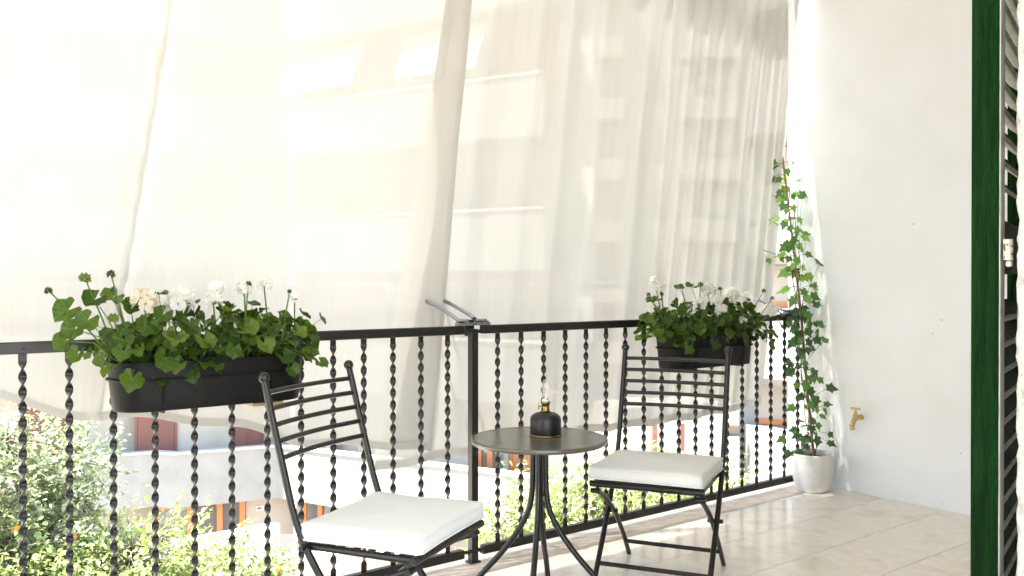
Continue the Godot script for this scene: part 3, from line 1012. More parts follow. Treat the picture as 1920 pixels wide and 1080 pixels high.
func build_flowers() -> void:
	for k in 8:
		leaf_kinds.append(geranium_leaf(100 + k))
	for k in 3:
		head_kinds.append(flower_head(120 + k, 15))
	head_kinds.append(flower_head(125, 7))
	for k in 3:
		bud_kinds.append(bud_head(130 + k))
	var p1 := Vector3(0.972, 0.766, -2.812)
	var left := planter("black oval flower box behind the foreground chair", p1)
	block(left, "wooden_wedge", Transform3D.IDENTITY, Vector3(0.13, -0.020, -0.05), Vector3(0.235, -0.0085, 0.03), M.pale_wood, 0.001)
	var b1 := p1 + Vector3(0, 0.138, 0)
	var heads := []
	for q in [[270, 565, -2.80, 0.036, 1], [338, 565, -2.82, 0.041], [318, 574, -2.84, 0.022], [400, 565, -2.80, 0.028], [406, 541, -2.86, 0.022], [458, 541, -2.80, 0.026], [495, 532, -2.82, 0.025], [552, 559, -2.84, 0.020]]:
		var s := spot(q[0], q[1], q[2]) - b1
		heads.append([s.x, s.y, s.z, q[3]] + ([1] if q.size() > 4 else []))
	var buds := []
	for q in [[91, 545, -2.78, 0.013], [159, 521, -2.82, 0.019, 1], [208, 514, -2.80, 0.014], [213, 543, -2.82, 0.011], [212, 597, -2.69, 0.018, 1], [229, 612, -2.69, 0.010], [466, 532, -2.78, 0.011], [543, 546, -2.84, 0.009], [310, 575, -2.84, 0.010]]:
		var s := spot(q[0], q[1], q[2]) - b1
		buds.append([s.x, s.y, s.z, q[3]] + ([1] if q.size() > 4 else []))
	var big := []
	for q in [[112, 582, -2.78, 0.050, -0.3, 0.5, 0.8], [128, 618, -2.74, 0.042, -0.5, 0.4, 0.8], [165, 562, -2.82, 0.046, 0.0, 0.7, 0.7], [200, 556, -2.86, 0.044, 0.1, 0.8, 0.6], [155, 600, -2.72, 0.042, -0.2, 0.4, 0.9], [293, 552, -2.84, 0.038, 0.1, 1.0, 0.1], [312, 672, -2.665, 0.050, 0.1, 0.25, 1.0], [298, 590, -2.74, 0.040, 0.0, 0.5, 0.8], [225, 660, -2.67, 0.036, -0.2, 0.6, 0.7], [184, 674, -2.66, 0.028, -0.6, 0.3, 0.4], [138, 665, -2.72, 0.036, -0.6, 0.5, 0.6], [235, 572, -2.82, 0.036, 0.1, 0.4, 0.9], [355, 605, -2.74, 0.034, 0.1, 0.8, 0.5], [425, 570, -2.84, 0.034, 0.3, 0.9, 0.2], [430, 630, -2.70, 0.040, 0.1, 0.5, 0.9], [440, 655, -2.67, 0.036, 0.2, 0.3, 0.9], [540, 590, -2.80, 0.036, 0.2, 0.9, 0.4], [575, 590, -2.82, 0.034, 0.5, 0.8, 0.3], [608, 598, -2.82, 0.030, 0.6, 0.5, 0.4], [580, 645, -2.74, 0.036, 0.5, 0.3, 0.8], [480, 572, -2.84, 0.030, 0.0, 0.9, 0.3], [390, 640, -2.69, 0.046, 0.0, 0.7, 0.6], [270, 612, -2.72, 0.046, 0.1, 0.5, 0.8], [110, 640, -2.78, 0.04, -0.6, 0.3, 0.7], [560, 625, -2.72, 0.034, 0.3, 0.4, 0.9], [505, 610, -2.74, 0.034, 0.2, 0.6, 0.8]]:
		var s := spot(q[0], q[1], q[2]) - b1
		big.append([s.x, s.y, s.z, q[3], q[4], q[5], q[6]])
	geranium("white geranium with broad leaves spilling over the box beside the foreground chair", b1, 0.29, heads, buds, big, 240, 201, 1.0, 0.05)
	# the right-hand box
	var p2 := Vector3(3.40, 0.748, -2.812)
	planter("dark oval flower box behind the chair beyond the table", p2)
	var b2 := p2 + Vector3(0, 0.138, 0)
	heads = []
	for q in [[1228, 527, -2.84, 0.022], [1238, 538, -2.82, 0.026], [1327, 545, -2.82, 0.036], [1312, 571, -2.72, 0.030], [1344, 562, -2.74, 0.028], [1352, 580, -2.71, 0.026], [1373, 553, -2.84, 0.036], [1400, 552, -2.88, 0.018], [1445, 581, -2.80, 0.036], [1393, 601, -2.70, 0.019]]:
		var s := spot(q[0], q[1], q[2]) - b2
		heads.append([s.x, s.y, s.z, q[3]])
	buds = []
	for q in [[1313, 534, -2.84, 0.017, 1], [1350, 541, -2.86, 0.012], [1432, 545, -2.84, 0.014, 1], [1448, 559, -2.80, 0.012, 1], [1267, 586, -2.68, 0.013, 1], [1322, 586, -2.69, 0.013, 1], [1216, 552, -2.82, 0.011], [1241, 551, -2.80, 0.011], [1404, 562, -2.84, 0.010], [1278, 536, -2.84, 0.010]]:
		var s := spot(q[0], q[1], q[2]) - b2
		buds.append([s.x, s.y, s.z, q[3]] + ([1] if q.size() > 4 else []))
	big = []
	for q in [[1213, 596, -2.76, 0.036, -0.5, 0.3, 0.8], [1272, 575, -2.72, 0.056, 0.1, 0.5, 0.9], [1292, 650, -2.665, 0.046, 0.1, 0.2, 1.0], [1232, 620, -2.70, 0.040, -0.3, 0.3, 0.9], [1250, 622, -2.68, 0.038, 0.2, 0.3, 0.9], [1290, 538, -2.84, 0.040, 0.0, 0.9, 0.4], [1268, 541, -2.86, 0.034, -0.2, 0.9, 0.3], [1338, 610, -2.68, 0.050, 0.1, 0.5, 0.9], [1280, 620, -2.67, 0.044, 0.0, 0.8, 0.5], [1342, 643, -2.67, 0.046, 0.1, 0.3, 1.0], [1400, 630, -2.68, 0.044, 0.2, 0.3, 0.9], [1440, 628, -2.72, 0.042, 0.4, 0.3, 0.8], [1451, 645, -2.72, 0.040, 0.3, 0.1, 1.0], [1465, 605, -2.78, 0.036, 0.5, 0.4, 0.6], [1420, 600, -2.74, 0.040, 0.3, 0.6, 0.7], [1390, 575, -2.78, 0.042, 0.2, 0.5, 0.8], [1465, 588, -2.80, 0.034, 0.5, 0.7, 0.4], [1216, 562, -2.82, 0.03, -0.4, 0.8, 0.4], [1228, 562, -2.80, 0.03, -0.2, 0.8, 0.4]]:
		var s := spot(q[0], q[1], q[2]) - b2
		big.append([s.x, s.y, s.z, q[3], q[4], q[5], q[6]])
	geranium("white geranium with many small leaves in the box behind the far chair", b2, 0.30, heads, buds, big, 260, 202, 0.9, 0.10)

# ---------------------------------------------------------------- ivy, pot, tap
func ivy_leaf(seed_: int) -> ArrayMesh:
	var r := RandomNumberGenerator.new()
	r.seed = seed_
	var half := [Vector2(0.0, 0.08), Vector2(0.22, 0.20), Vector2(0.42, 0.06), Vector2(0.36, -0.12), Vector2(0.60, -0.36), Vector2(0.30, -0.48), Vector2(0.14, -0.78), Vector2(0.0, -1.08)]
	var bend := r.randf_range(-0.1, 0.35)
	var fold := r.randf_range(-0.05, 0.3)
	var wave := r.randf_range(0.02, 0.1)
	var st := st_new()
	var sx := r.randf_range(0.85, 1.1)
	for s in [-1, 1]:
		var pts := []
		for q in half:
			var p := Vector3(q.x * s * sx + r.randf_range(-0.03, 0.03) * (0.0 if q.x == 0.0 else 1.0), 0, q.y)
			p.y = absf(p.x) * fold - bend * q.y * q.y * 0.6 + wave * sin(q.y * 7.0 + s)
			if q.x == 0.0:
				p.y = -bend * q.y * q.y * 0.6
			pts.append(p)
		var spine0 := Vector3(0, 0, 0)
		var spine1 := Vector3(0, -bend * 0.16 * 0.6, -0.4)
		var spine := [spine0, spine0, spine0, spine1, spine1, spine1, spine1]
		for i in half.size() - 1:
			var c: Vector3 = spine[i]
			if s > 0:
				tri(st, c, pts[i], pts[i + 1])
			else:
				tri(st, c, pts[i + 1], pts[i])
		if s > 0:
			tri(st, spine0, pts[3], spine1)
		else:
			tri(st, spine0, spine1, pts[3])
	return done(st)

func build_ivy() -> void:
	rng.seed = 301
	var pp := Vector3(4.318, 0, -2.818)
	var pot := thing("plant_pot", "white glazed round plant pot in the corner holding the ivy", "pot", pp)
	part(pot, "body", lathe_mesh([Vector2(0.07, 0.006), Vector2(0.078, 0.0), Vector2(0.084, 0.003), Vector2(0.092, 0.02), Vector2(0.103, 0.06), Vector2(0.110, 0.105), Vector2(0.1135, 0.15), Vector2(0.1145, 0.185), Vector2(0.1155, 0.204), Vector2(0.1150, 0.2095), Vector2(0.112, 0.2115), Vector2(0.108, 0.209), Vector2(0.106, 0.195), Vector2(0.103, 0.15)], 48), M.pot_glaze)
	part(pot, "soil", lathe_mesh([Vector2(0.104, 0.176), Vector2(0.09, 0.180), Vector2(0.05, 0.186), Vector2(0.001, 0.188)], 24), M.soil)
	var base := pp + Vector3(0, 0.18, 0)
	var ivy := thing("ivy_plant", "tall green ivy climbing a thin cane in the white corner pot", "ivy", base)
	# the cane leans out over the railing
	var cane := [Vector3(0.012, 0.0, 0.0), Vector3(-0.005, 0.40, -0.035), Vector3(0.0, 0.78, -0.075), Vector3(0.02, 1.15, -0.135), Vector3(0.055, 1.70, -0.235)]
	var cp := smooth_path(cane, 8)
	part(ivy, "cane", tube_mesh(cp, 0.0058, 8), M.cane)
	var on_cane := func(f: float) -> Vector3:
		var i := clampf(f, 0, 0.999) * (cp.size() - 1)
		return cp[int(i)].lerp(cp[int(i) + 1], i - int(i))
	var leaves := []
	for k in 8:
		leaves.append(ivy_leaf(310 + k))
	var st := st_new()
	for v in 5:
		var pts := []
		var reach: float = [0.98, 0.9, 0.75, 0.62, 0.4][v]
		for i in 40:
			var f := i / 39.0 * reach
			var a := f * 14.0 + v * 1.6
			var w := 0.018 + 0.012 * sin(f * 9.0 + v)
			if i < 5:
				w *= i / 5.0 + 0.4
			pts.append(on_cane.call(f) + Vector3(cos(a) * w, 0, sin(a) * w))
		tube(st, pts, 0.0022, 5)
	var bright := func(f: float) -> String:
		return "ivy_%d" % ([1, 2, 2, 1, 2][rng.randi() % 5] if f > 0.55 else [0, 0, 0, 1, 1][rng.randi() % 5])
	var put := func(o: Vector3, p: Vector3, size: float, nrm: Vector3, f: float) -> void:
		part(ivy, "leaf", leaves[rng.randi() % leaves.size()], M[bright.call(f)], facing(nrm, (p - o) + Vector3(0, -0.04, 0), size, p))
		tube(st, [o, o.lerp(p, 0.5) + Vector3(0, 0.006, 0), p], 0.0011, 4)
	for i in 150:
		var f := pow(rng.randf(), 0.85) * 0.98
		var o: Vector3 = on_cane.call(f)
		var a := rng.randf() * TAU
		var d := Vector3(cos(a), rng.randf_range(-0.35, 0.45), sin(a))
		var reach := rng.randf_range(0.02, 0.085) * (1.0 if f > 0.12 else 1.25)
		var p := o + d * reach
		if (p + base).x > WALL_X - 0.03:
			p.x = WALL_X - 0.03 - base.x
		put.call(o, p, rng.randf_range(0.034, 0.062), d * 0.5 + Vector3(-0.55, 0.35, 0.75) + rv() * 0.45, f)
	# side shoots reaching towards the wall and the room
	for q in [[0.53, 1545, 495, -2.86, 0.062], [0.40, 1532, 538, -2.86, 0.05], [0.42, 1538, 575, -2.86, 0.052], [0.36, 1545, 612, -2.80, 0.055], [0.33, 1552, 640, -2.80, 0.05], [0.20, 1560, 728, -2.74, 0.06], [0.16, 1555, 758, -2.76, 0.045], [0.13, 1548, 778, -2.76, 0.042], [0.10, 1562, 830, -2.76, 0.05], [0.62, 1510, 372, -2.95, 0.045], [0.70, 1505, 340, -2.97, 0.04], [0.58, 1520, 440, -2.93, 0.05], [0.09, 1478, 822, -2.80, 0.05], [0.06, 1490, 848, -2.75, 0.05]]:
		var p := spot(q[1] - 8, q[2], q[3])
		p.x = minf(p.x, WALL_X - 0.02)
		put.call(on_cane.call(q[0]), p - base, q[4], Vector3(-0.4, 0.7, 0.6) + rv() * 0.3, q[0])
	# tendrils that grew out past the cloth
	for t in [[0.80, Vector3(-0.03, 1.36, -0.42)], [0.72, Vector3(-0.10, 1.16, -0.45)], [0.86, Vector3(-0.02, 1.52, -0.40)]]:
		var o: Vector3 = on_cane.call(t[0])
		var e: Vector3 = t[1]
		tube(st, [o, o.lerp(e, 0.5) + Vector3(0, 0.03, 0), e], 0.0018, 5)
		for k in 5:
			var s := o.lerp(e, 0.35 + k * 0.16)
			put.call(s, s + rv() * 0.04, rng.randf_range(0.035, 0.05), Vector3(-0.3, 0.4, 0.8) + rv() * 0.4, 0.8)
	part(ivy, "vines", done(st), M.vine_stem)
	# tap on the wall
	var tap := thing("brass_tap", "old brass garden tap on the white wall", "tap", Vector3(WALL_X, 0.418, -2.615))
	var b: Material = M.brass
	part(tap, "flange", tube_mesh([Vector3(0.002, 0, 0), Vector3(-0.008, 0, 0)], 0.017, 20), b)
	part(tap, "body", tube_mesh(smooth_path([Vector3(-0.008, 0, 0), Vector3(-0.03, 0.0, 0), Vector3(-0.055, -0.002, 0), Vector3(-0.075, -0.016, 0), Vector3(-0.084, -0.036, 0)], 5), [0.011, 0.011, 0.0115, 0.012, 0.0125, 0.013, 0.014, 0.0145, 0.015, 0.0155, 0.0155, 0.015, 0.0145, 0.014, 0.0135, 0.013, 0.0125, 0.012, 0.0115, 0.011, 0.011], 16), b)
	part(tap, "spout", lathe_mesh([Vector2(0.010, -0.062), Vector2(0.0125, -0.06), Vector2(0.0125, -0.052), Vector2(0.0105, -0.05), Vector2(0.0105, -0.040), Vector2(0.0145, -0.039), Vector2(0.0145, -0.030)], 16), b, at(Vector3(-0.085, 0, 0)))
	part(tap, "stem", lathe_mesh([Vector2(0.014, 0.008), Vector2(0.014, 0.018), Vector2(0.009, 0.021), Vector2(0.008, 0.034), Vector2(0.005, 0.036), Vector2(0.005, 0.046)], 14), b, at(Vector3(-0.054, 0, 0)))
	part(tap, "handle", tube_mesh([Vector3(-0.054, 0.05, -0.026), Vector3(-0.054, 0.05, 0.026)], [0.0062, 0.0062], 10), b)

# ---------------------------------------------------------------- shutter
func build_shutter() -> void:
	var s := thing("window_shutter", "green louvred door shutter folded back at the right edge", "shutter", Vector3(1.682, 0, -0.716), deg_to_rad(16.0))
	# own frame: x along the leaf, -z outwards; the hinge edge is at x = 0
	var th := 0.045
	var top := 2.52
	var edge := st_new()
	var n := noise(75, 5.0, 3)
	var rings := []
	for i in 90:
		var y := lerpf(0.02, top, i / 89.0)
		var d := n.get_noise_1d(y * 4.0) * 0.0012
		var ring := PackedVector3Array()
		for q in [[0.0015 + d, 0.0], [0.0 + d, -0.002], [0.0 + d, -th + 0.002], [0.0015 + d * 0.4, -th], [0.062, -th], [0.062, 0.0]]:
			ring.append(Vector3(q[0], y, q[1]))
		rings.append(ring)
	loft(edge, rings, true, true, -1)
	part(s, "stile", done(edge), M.green_paint)
	block(s, "stile_face", Transform3D.IDENTITY, Vector3(0.0025, 0.022, 0.0), Vector3(0.0615, top - 0.002, 0.0022), M.old_cream_paint, 0.0006)
	block(s, "stile", Transform3D.IDENTITY, Vector3(0.50, 0.02, -th), Vector3(0.562, top, 0.0), M.green_paint, 0.001)
	for y in [0.02, 1.17, top - 0.12]:
		block(s, "cross_rail", Transform3D.IDENTITY, Vector3(0.0622, y, -th + 0.003), Vector3(0.4998, y + 0.10, -0.003), M.green_paint, 0.001)
	var lm := box(Vector3(0.436, 0.0075, 0.05), 0.001)
	var lip := box(Vector3(0.434, 0.004, 0.041), 0.001)
	for i in 48:
		var y := 0.15 + i * 0.0497
		if (y > 1.14 and y < 1.30) or y > top - 0.15:
			continue
		var xf := Transform3D(Basis(Vector3.RIGHT, deg_to_rad(40.0 + rng.randf_range(-2, 2))), Vector3(0.281, y, -0.020))
		var sl := part(s, "slat", lm, M.old_cream_paint, xf)
		part(sl, "green_underside", lip, M.green_paint, at(Vector3(0, 0.0062, -0.004)))
	# hinge
	var hy := 1.212
	var hg := part(s, "hinge", tube_mesh([Vector3(0.008, hy - 0.02, 0.014), Vector3(0.008, hy + 0.018, 0.014)], 0.0085, 12), M.chipped_iron)
	block(hg, "hinge_plate", Transform3D.IDENTITY, Vector3(0.012, hy - 0.02, 0.0095), Vector3(0.052, hy + 0.017, 0.0155), M.chipped_iron, 0.001)
	block(hg, "hinge_pin", Transform3D.IDENTITY, Vector3(0.008, hy - 0.032, 0.010), Vector3(0.03, hy - 0.0205, 0.0195), M.rough_plaster, 0.002)

# ---------------------------------------------------------------- the court beyond
func seg_xf(a: Vector2, b: Vector2) -> Transform3D:
	var d := (b - a).normalized()
	var x := Vector3(d.x, 0, d.y)
	return Transform3D(Basis(x, Vector3.UP, x.cross(Vector3.UP)), Vector3(a.x, 0, a.y))

func shutter_pair(parent: Node, xf: Transform3D, x0: float, x1: float, y0: float, y1: float, frame: Material) -> void:
	var f := block(parent, "shutter", xf, Vector3(x0, y0, 0.0), Vector3(x1, y1, 0.03), frame)
	var mid := (x0 + x1) * 0.5
	var st := st_new()
	var c := Vector3((x0 + x1) * 0.5, (y0 + y1) * 0.5, 0.015)
	for s in 2:
		var a := (x0 + 0.07) if s == 0 else mid + 0.04
		var b := (mid - 0.04) if s == 0 else x1 - 0.07
		var y := y0 + 0.1
		while y < y1 - 0.1:
			var p := Vector3((a + b) * 0.5, y, 0.045) - c
			quad(st, p + Vector3((a - b) * 0.5, -0.028, 0.0), p + Vector3((a - b) * 0.5, 0.018, -0.012), p + Vector3((b - a) * 0.5, 0.018, -0.012), p + Vector3((b - a) * 0.5, -0.028, 0.0))
			y += 0.062
	part(f, "slats", done(st), frame)
	for q in [[x0, x0 + 0.06], [x1 - 0.06, x1], [mid - 0.035, mid + 0.035]]:
		var o := block(f, "frame", Transform3D.IDENTITY, Vector3(q[0], y0, 0.031) - c, Vector3(q[1], y1, 0.06) - c, frame)

func glazed(parent: Node, xf: Transform3D, x0: float, x1: float, y0: float, y1: float, bars: Array, frame: Material) -> void:
	var w := block(parent, "window", xf, Vector3(x0, y0, -0.25), Vector3(x1, y1, -0.22), M.room_paint)
	var c := Vector3((x0 + x1) * 0.5, (y0 + y1) * 0.5, -0.235)
	block(w, "pane", Transform3D.IDENTITY, Vector3(x0, y0, 0.0) - c, Vector3(x1, y1, 0.008) - c, M.far_glass)
	block(w, "frame", Transform3D.IDENTITY, Vector3(x0, y1 - 0.07, 0.01) - c, Vector3(x1, y1, 0.06) - c, frame)
	for b in bars:
		block(w, "frame", Transform3D.IDENTITY, Vector3(b - 0.07, y0, 0.011) - c, Vector3(b + 0.07, y1 - 0.071, 0.062) - c, frame)

func awning(parent: Node, xf: Transform3D, x0: float, x1: float, top: float, drop: float, m: Material) -> void:
	var st := st_new()
	var out := drop * 0.6
	var n := 12
	var w := x1 - x0
	var rings := []
	for e in 2:
		var off := Vector3(0, -0.012 * e, 0)
		quad(st, Vector3(-w / 2, 0, 0) + off, Vector3(w / 2, 0, 0) + off, Vector3(w / 2, -drop, out) + off, Vector3(-w / 2, -drop, out) + off)
	for i in n:
		var a := lerpf(-w / 2, w / 2, float(i) / n)
		var b := lerpf(-w / 2, w / 2, float(i + 1) / n)
		quad(st, Vector3(a, -drop, out), Vector3(b, -drop, out), Vector3(b, -drop - 0.2 - 0.05 * ((i + 1) % 2), out), Vector3(a, -drop - 0.2 - 0.05 * (i % 2), out))
	part(parent, "awning", done(st), m, xf * at(Vector3((x0 + x1) * 0.5, top, 0)))

func build_court() -> void:
	var g := part(self, "ground", box(Vector3(320, 0.4, 320)), M.garden_ground, at(Vector3(0, -6.7, -60)))
	g.set_meta("kind", "structure")
	# the block opposite: two wings that meet in a corner
	var C := Vector2(9.408, -22.091)
	var uL := Vector2(-0.977, -0.215)
	var uR := Vector2(0.384, 0.923)
	var p1 := C + uL * 2.53
	var p2 := Vector2(6.535, -23.185)
	var p3 := p2 + uL * 9.0
	var pr := C + uR * 7.9
	var b := thing("apartment_block", "pale apartment block opposite with long white balcony parapets", "building", Vector3.ZERO)
	var tops := [11.73, 8.75, 5.77, 2.79, -0.19, -3.17]
	var segs := [[p3, p2], [p2, p1], [p1, C], [C, pr]]
	for si in segs.size():
		var a: Vector2 = segs[si][0]
		var e: Vector2 = segs[si][1]
		var l := (e - a).length()
		var xf := seg_xf(a, e)
		for t in tops:
			block(b, "parapet", xf, Vector3(0, t - 1.35, -0.16), Vector3(l, t, 0.0), M.far_wall)
			block(b, "coping", xf, Vector3(-0.02, t, -0.20), Vector3(l + 0.02, t + 0.06, 0.045), M.far_coping)
			block(b, "slab", xf, Vector3(0, t - 1.34, -1.6), Vector3(l, t - 1.14, -0.161), M.far_wall)
		if si != 1:
			block(b, "wall", xf, Vector3(-0.6, -4.5, -1.6), Vector3(l + 0.6, 12.0, -1.3), M.far_inner_wall)
	# left wing, floor seen below the curtain: three brown shutters
	var xa := seg_xf(p1, C)
	var la := (C - p1).length()
	var xb := seg_xf(p3, p2)
	var back := at(Vector3(0, 0, -1.298))
	shutter_pair(b, xb * back, 9.0 - 3.05, 9.0 - 1.95, -4.2, -1.75, M.brown_wood)
	shutter_pair(b, xa * back, la - 3.42, la - 2.38, -4.2, -1.75, M.brown_wood)
	shutter_pair(b, xa * back, la - 0.98, la - 0.14, -4.2, -1.75, M.brown_wood)
	# upper floors: brown doors, brick bands
	for t in [8.75, 5.77, 2.79, -0.19]:
		block(b, "brick_band", xb * back, Vector3(3.4, t - 1.0, 0.0), Vector3(8.7, t + 1.5, 0.04), M.brick_band)
		shutter_pair(b, xb * back, 4.0, 5.2, t - 1.0, t + 1.2, M.brown_wood)
		shutter_pair(b, xb * back, 6.2, 7.2, t - 1.0, t + 1.2, M.curtain_far)
		shutter_pair(b, xa * back, la - 2.3, la - 1.0, t - 1.0, t + 1.2, M.brown_wood)
	# right wing
	var xr := seg_xf(C, pr)
	for t in [8.75, 5.77, 2.79, -0.19]:
		block(b, "brick_band", xr * back, Vector3(0.2, t - 1.0, 0.0), Vector3(7.6, t + 1.55, 0.04), M.brick_band if t > 5.0 else M.taupe_wall)
		glazed(b, xr * at(Vector3(0, 0, -1.0)), 3.2, 5.6, t - 1.0, t + 0.9, [3.25, 4.4, 5.55], M.far_coping)
		shutter_pair(b, xr * back, 0.8, 2.0, t - 1.0, t + 1.2, M.brown_wood)
	awning(b, xr * at(Vector3(0, 0, -0.5)), 0.0, 2.6, 7.25, 0.95, M.awning_cloth)
	awning(b, xr * at(Vector3(0, 0, -0.5)), 3.9, 6.2, 7.25, 0.95, M.awning_cloth)
	block(b, "storage_box", xr * back, Vector3(-0.55, -4.2, 0.3), Vector3(0.25, -2.75, 0.8), M.dark_box)
	glazed(b, xr * at(Vector3(0, 0, -1.0)), 0.3, 1.1, -4.2, -2.45, [0.35, 0.7, 1.05], M.orange_wood)
	block(b, "curtain", xr * back, Vector3(0.72, -4.1, 0.31), Vector3(1.0, -2.6, 0.34), M.curtain_far)
	shutter_pair(b, xr * back, 1.7, 2.3, -4.2, -2.3, M.cream_blind)
	shutter_pair(b, xr * back, 5.2, 5.55, -4.2, -2.0, M.cream_blind)
	glazed(b, xr * at(Vector3(0, 0, -1.0)), 5.6, 6.3, -4.2, -2.0, [5.65, 5.95], M.orange_wood)
	shutter_pair(b, xr * back, 6.35, 6.9, -4.2, -2.0, M.orange_wood)
	# ground floor under the parapets
	block(b, "ground_floor_wall", xb, Vector3(0, -6.5, -0.9), Vector3(9.6, -4.53, -0.7), M.taupe_wall)
	block(b, "ground_floor_wall", xa, Vector3(la - 0.75, -6.5, -0.7), Vector3(la + 0.5, -4.53, -0.42), M.taupe_wall)
	block(b, "ground_floor_wall", xr, Vector3(0.0, -6.5, -0.9), Vector3(7.9, -4.53, -0.7), M.taupe_wall)
	glazed(b, xa * at(Vector3(0, 0, -0.4)), la - 3.0, la - 0.78, -6.5, -4.53, [la - 2.95, la - 2.15, la - 1.42, la - 0.85], M.orange_wood)
	glazed(b, xr * at(Vector3(0, 0, -0.4)), 0.55, 2.6, -6.5, -4.53, [0.6, 1.15, 1.85, 2.55], M.orange_wood)
	block(b, "wall_plate", xa, Vector3(la - 0.48, -4.9, -0.418), Vector3(la - 0.22, -4.78, -0.40), M.white_cap)
	block(b, "wall_plate", xa, Vector3(la - 0.46, -4.87, -0.398), Vector3(la - 0.36, -4.81, -0.39), M.red_cloth)
	# lower grey house to the right of it
	var ga := Vector2(13.35, -13.2)
	var ge := Vector2(17.0, -12.2)
	var h := thing("grey_house", "grey house behind the far chair with a brown framed opening", "building")
	var xh := seg_xf(ga, ge)
	block(h, "wall", xh, Vector3(0, -6.5, -4.0), Vector3(2.5, -1.5, 0.0), M.far_inner_wall)
	block(h, "opening", xh, Vector3(0.75, -4.2, 0.0), Vector3(1.35, -1.9, 0.02), M.taupe_wall)
	block(h, "frame", xh, Vector3(0.65, -4.2, 0.0), Vector3(0.75, -1.9, 0.06), M.brown_wood)
	block(h, "frame", xh, Vector3(1.35, -4.2, 0.0), Vector3(1.45, -1.9, 0.06), M.brown_wood)
	# tall house at the far right, balconies one above another
	var q := thing("corner_house", "white corner house with rounded balconies behind the gathered curtain", "building")
	var xq := seg_xf(Vector2(17.1, -13.3), Vector2(19.1, -8.3))
	block(q, "wall", xq, Vector3(-0.2, -6.5, -5.0), Vector3(8.0, 13.0, -1.2), M.far_wall)
	for t in [8.9, 6.0, 3.1, 0.2, -2.7]:
		var st := st_new()
		var rings := []
		for y in [t - 1.5, t - 1.3, t + 0.35]:
			var ring := PackedVector3Array()
			var inset: float = 0.25 if y < t - 1.4 else 0.0
			for k in 13:
				var a := PI - k / 12.0 * PI / 2
				ring.append(Vector3(1.6 + cos(a) * (1.6 - inset), y, -1.2 + sin(a) * (1.2 - inset)))
			ring.append(Vector3(8.0, y, 0.0 - inset))
			ring.append(Vector3(8.0, y, -1.2))
			rings.append(ring)
		loft(st, rings, true, true, -1, -1)
		part(q, "balcony", done(st), M.far_wall, xq)
		block(q, "window", xq, Vector3(0.3, t + 0.5, -1.199), Vector3(2.6, t + 1.39, -1.16), M.taupe_wall)
		block(q, "window_frame", xq, Vector3(0.3, t + 0.36, -1.199), Vector3(2.6, t + 0.5, -1.12), M.orange_wood)
	awning(q, xq * at(Vector3(0, 0, -0.1)), 1.9, 3.6, -1.75, 0.30, M.red_cloth)
	# cream block further back, filling the gap between the two
	var k := thing("cream_block", "distant cream apartment block seen through the gathered curtain", "building")
	var xk := seg_xf(Vector2(25.5, -37.2), Vector2(41.5, -24.0))
	block(k, "wall", xk, Vector3(0, -6.5, -8.0), Vector3(20.7, 19.0, 0.0), M.cream_paint)
	block(k, "roof_edge", xk, Vector3(-0.2, 19.0, -8.2), Vector3(20.9, 19.3, 0.25), M.far_coping)
	for fl in 8:
		var y0 := -5.6 + fl * 3.05
		block(k, "balcony", xk, Vector3(1.0, y0 - 0.3, 0.001), Vector3(8.4, y0 + 0.75, 0.95), M.cream_paint)
		block(k, "balcony", xk, Vector3(11.4, y0 - 0.3, 0.001), Vector3(19.4, y0 + 0.75, 0.95), M.cream_paint)
		for x in [2.0, 5.6, 12.6, 16.2]:
			shutter_pair(k, xk, x, x + 1.5, y0 + 0.76, y0 + 2.0, M.cream_blind)
	# garden: white screen wall, low brick wall, wire fence
	var wa := Vector2(2.9, -15.2)
	var sc := thing("screen_wall", "low white rendered garden wall behind the orange trees", "wall")
	var e0 := spot(300, 995, -16.4)
	var e1 := spot(516, 983, -16.4)
	var xs := seg_xf(Vector2(e0.x, e0.z), Vector2(e1.x, e1.z))
	var sl := Vector2(e1.x - e0.x, e1.z - e0.z).length()
	block(sc, "wall_panel", xs, Vector3(0, -6.5, -0.15), Vector3(sl, e1.y, 0), M.white_render, 0.01)
	block(sc, "end_post", xs, Vector3(sl, -6.5, -0.16), Vector3(sl + 0.09, e1.y - 0.01, 0.012), M.far_coping, 0.01)
	var lo0 := spot(500, 1048, -18.6)
	var lo1 := spot(760, 1035, -17.0)
	var lw := thing("terracotta_wall", "low terracotta coloured wall seen below the foreground cushion", "wall")
	var xl := seg_xf(Vector2(lo0.x, lo0.z), Vector2(lo1.x, lo1.z))
	var ll := Vector2(lo1.x - lo0.x, lo1.z - lo0.z).length()
	block(lw, "wall_panel", xl, Vector3(-1.0, -6.5, -0.2), Vector3(ll + 1.0, lo0.y, 0), M.terracotta, 0.01)
	block(lw, "coping", xl, Vector3(-1.0, lo0.y, -0.23), Vector3(ll + 1.0, lo0.y + 0.06, 0.03), M.far_coping, 0.01)
	var fe := thing("wire_fence", "chain link fence with a white post beside the white garden wall", "fence")
	var f0 := spot(520, 1002, -17.2)
	var f1 := spot(700, 1002, -16.0)
	var xf2 := seg_xf(Vector2(f0.x, f0.z), Vector2(f1.x, f1.z))
	var fl := Vector2(f1.x - f0.x, f1.z - f0.z).length()
	var mesh := st_new()
	var step := 0.075
	var count := int((fl + 2.0) / step)
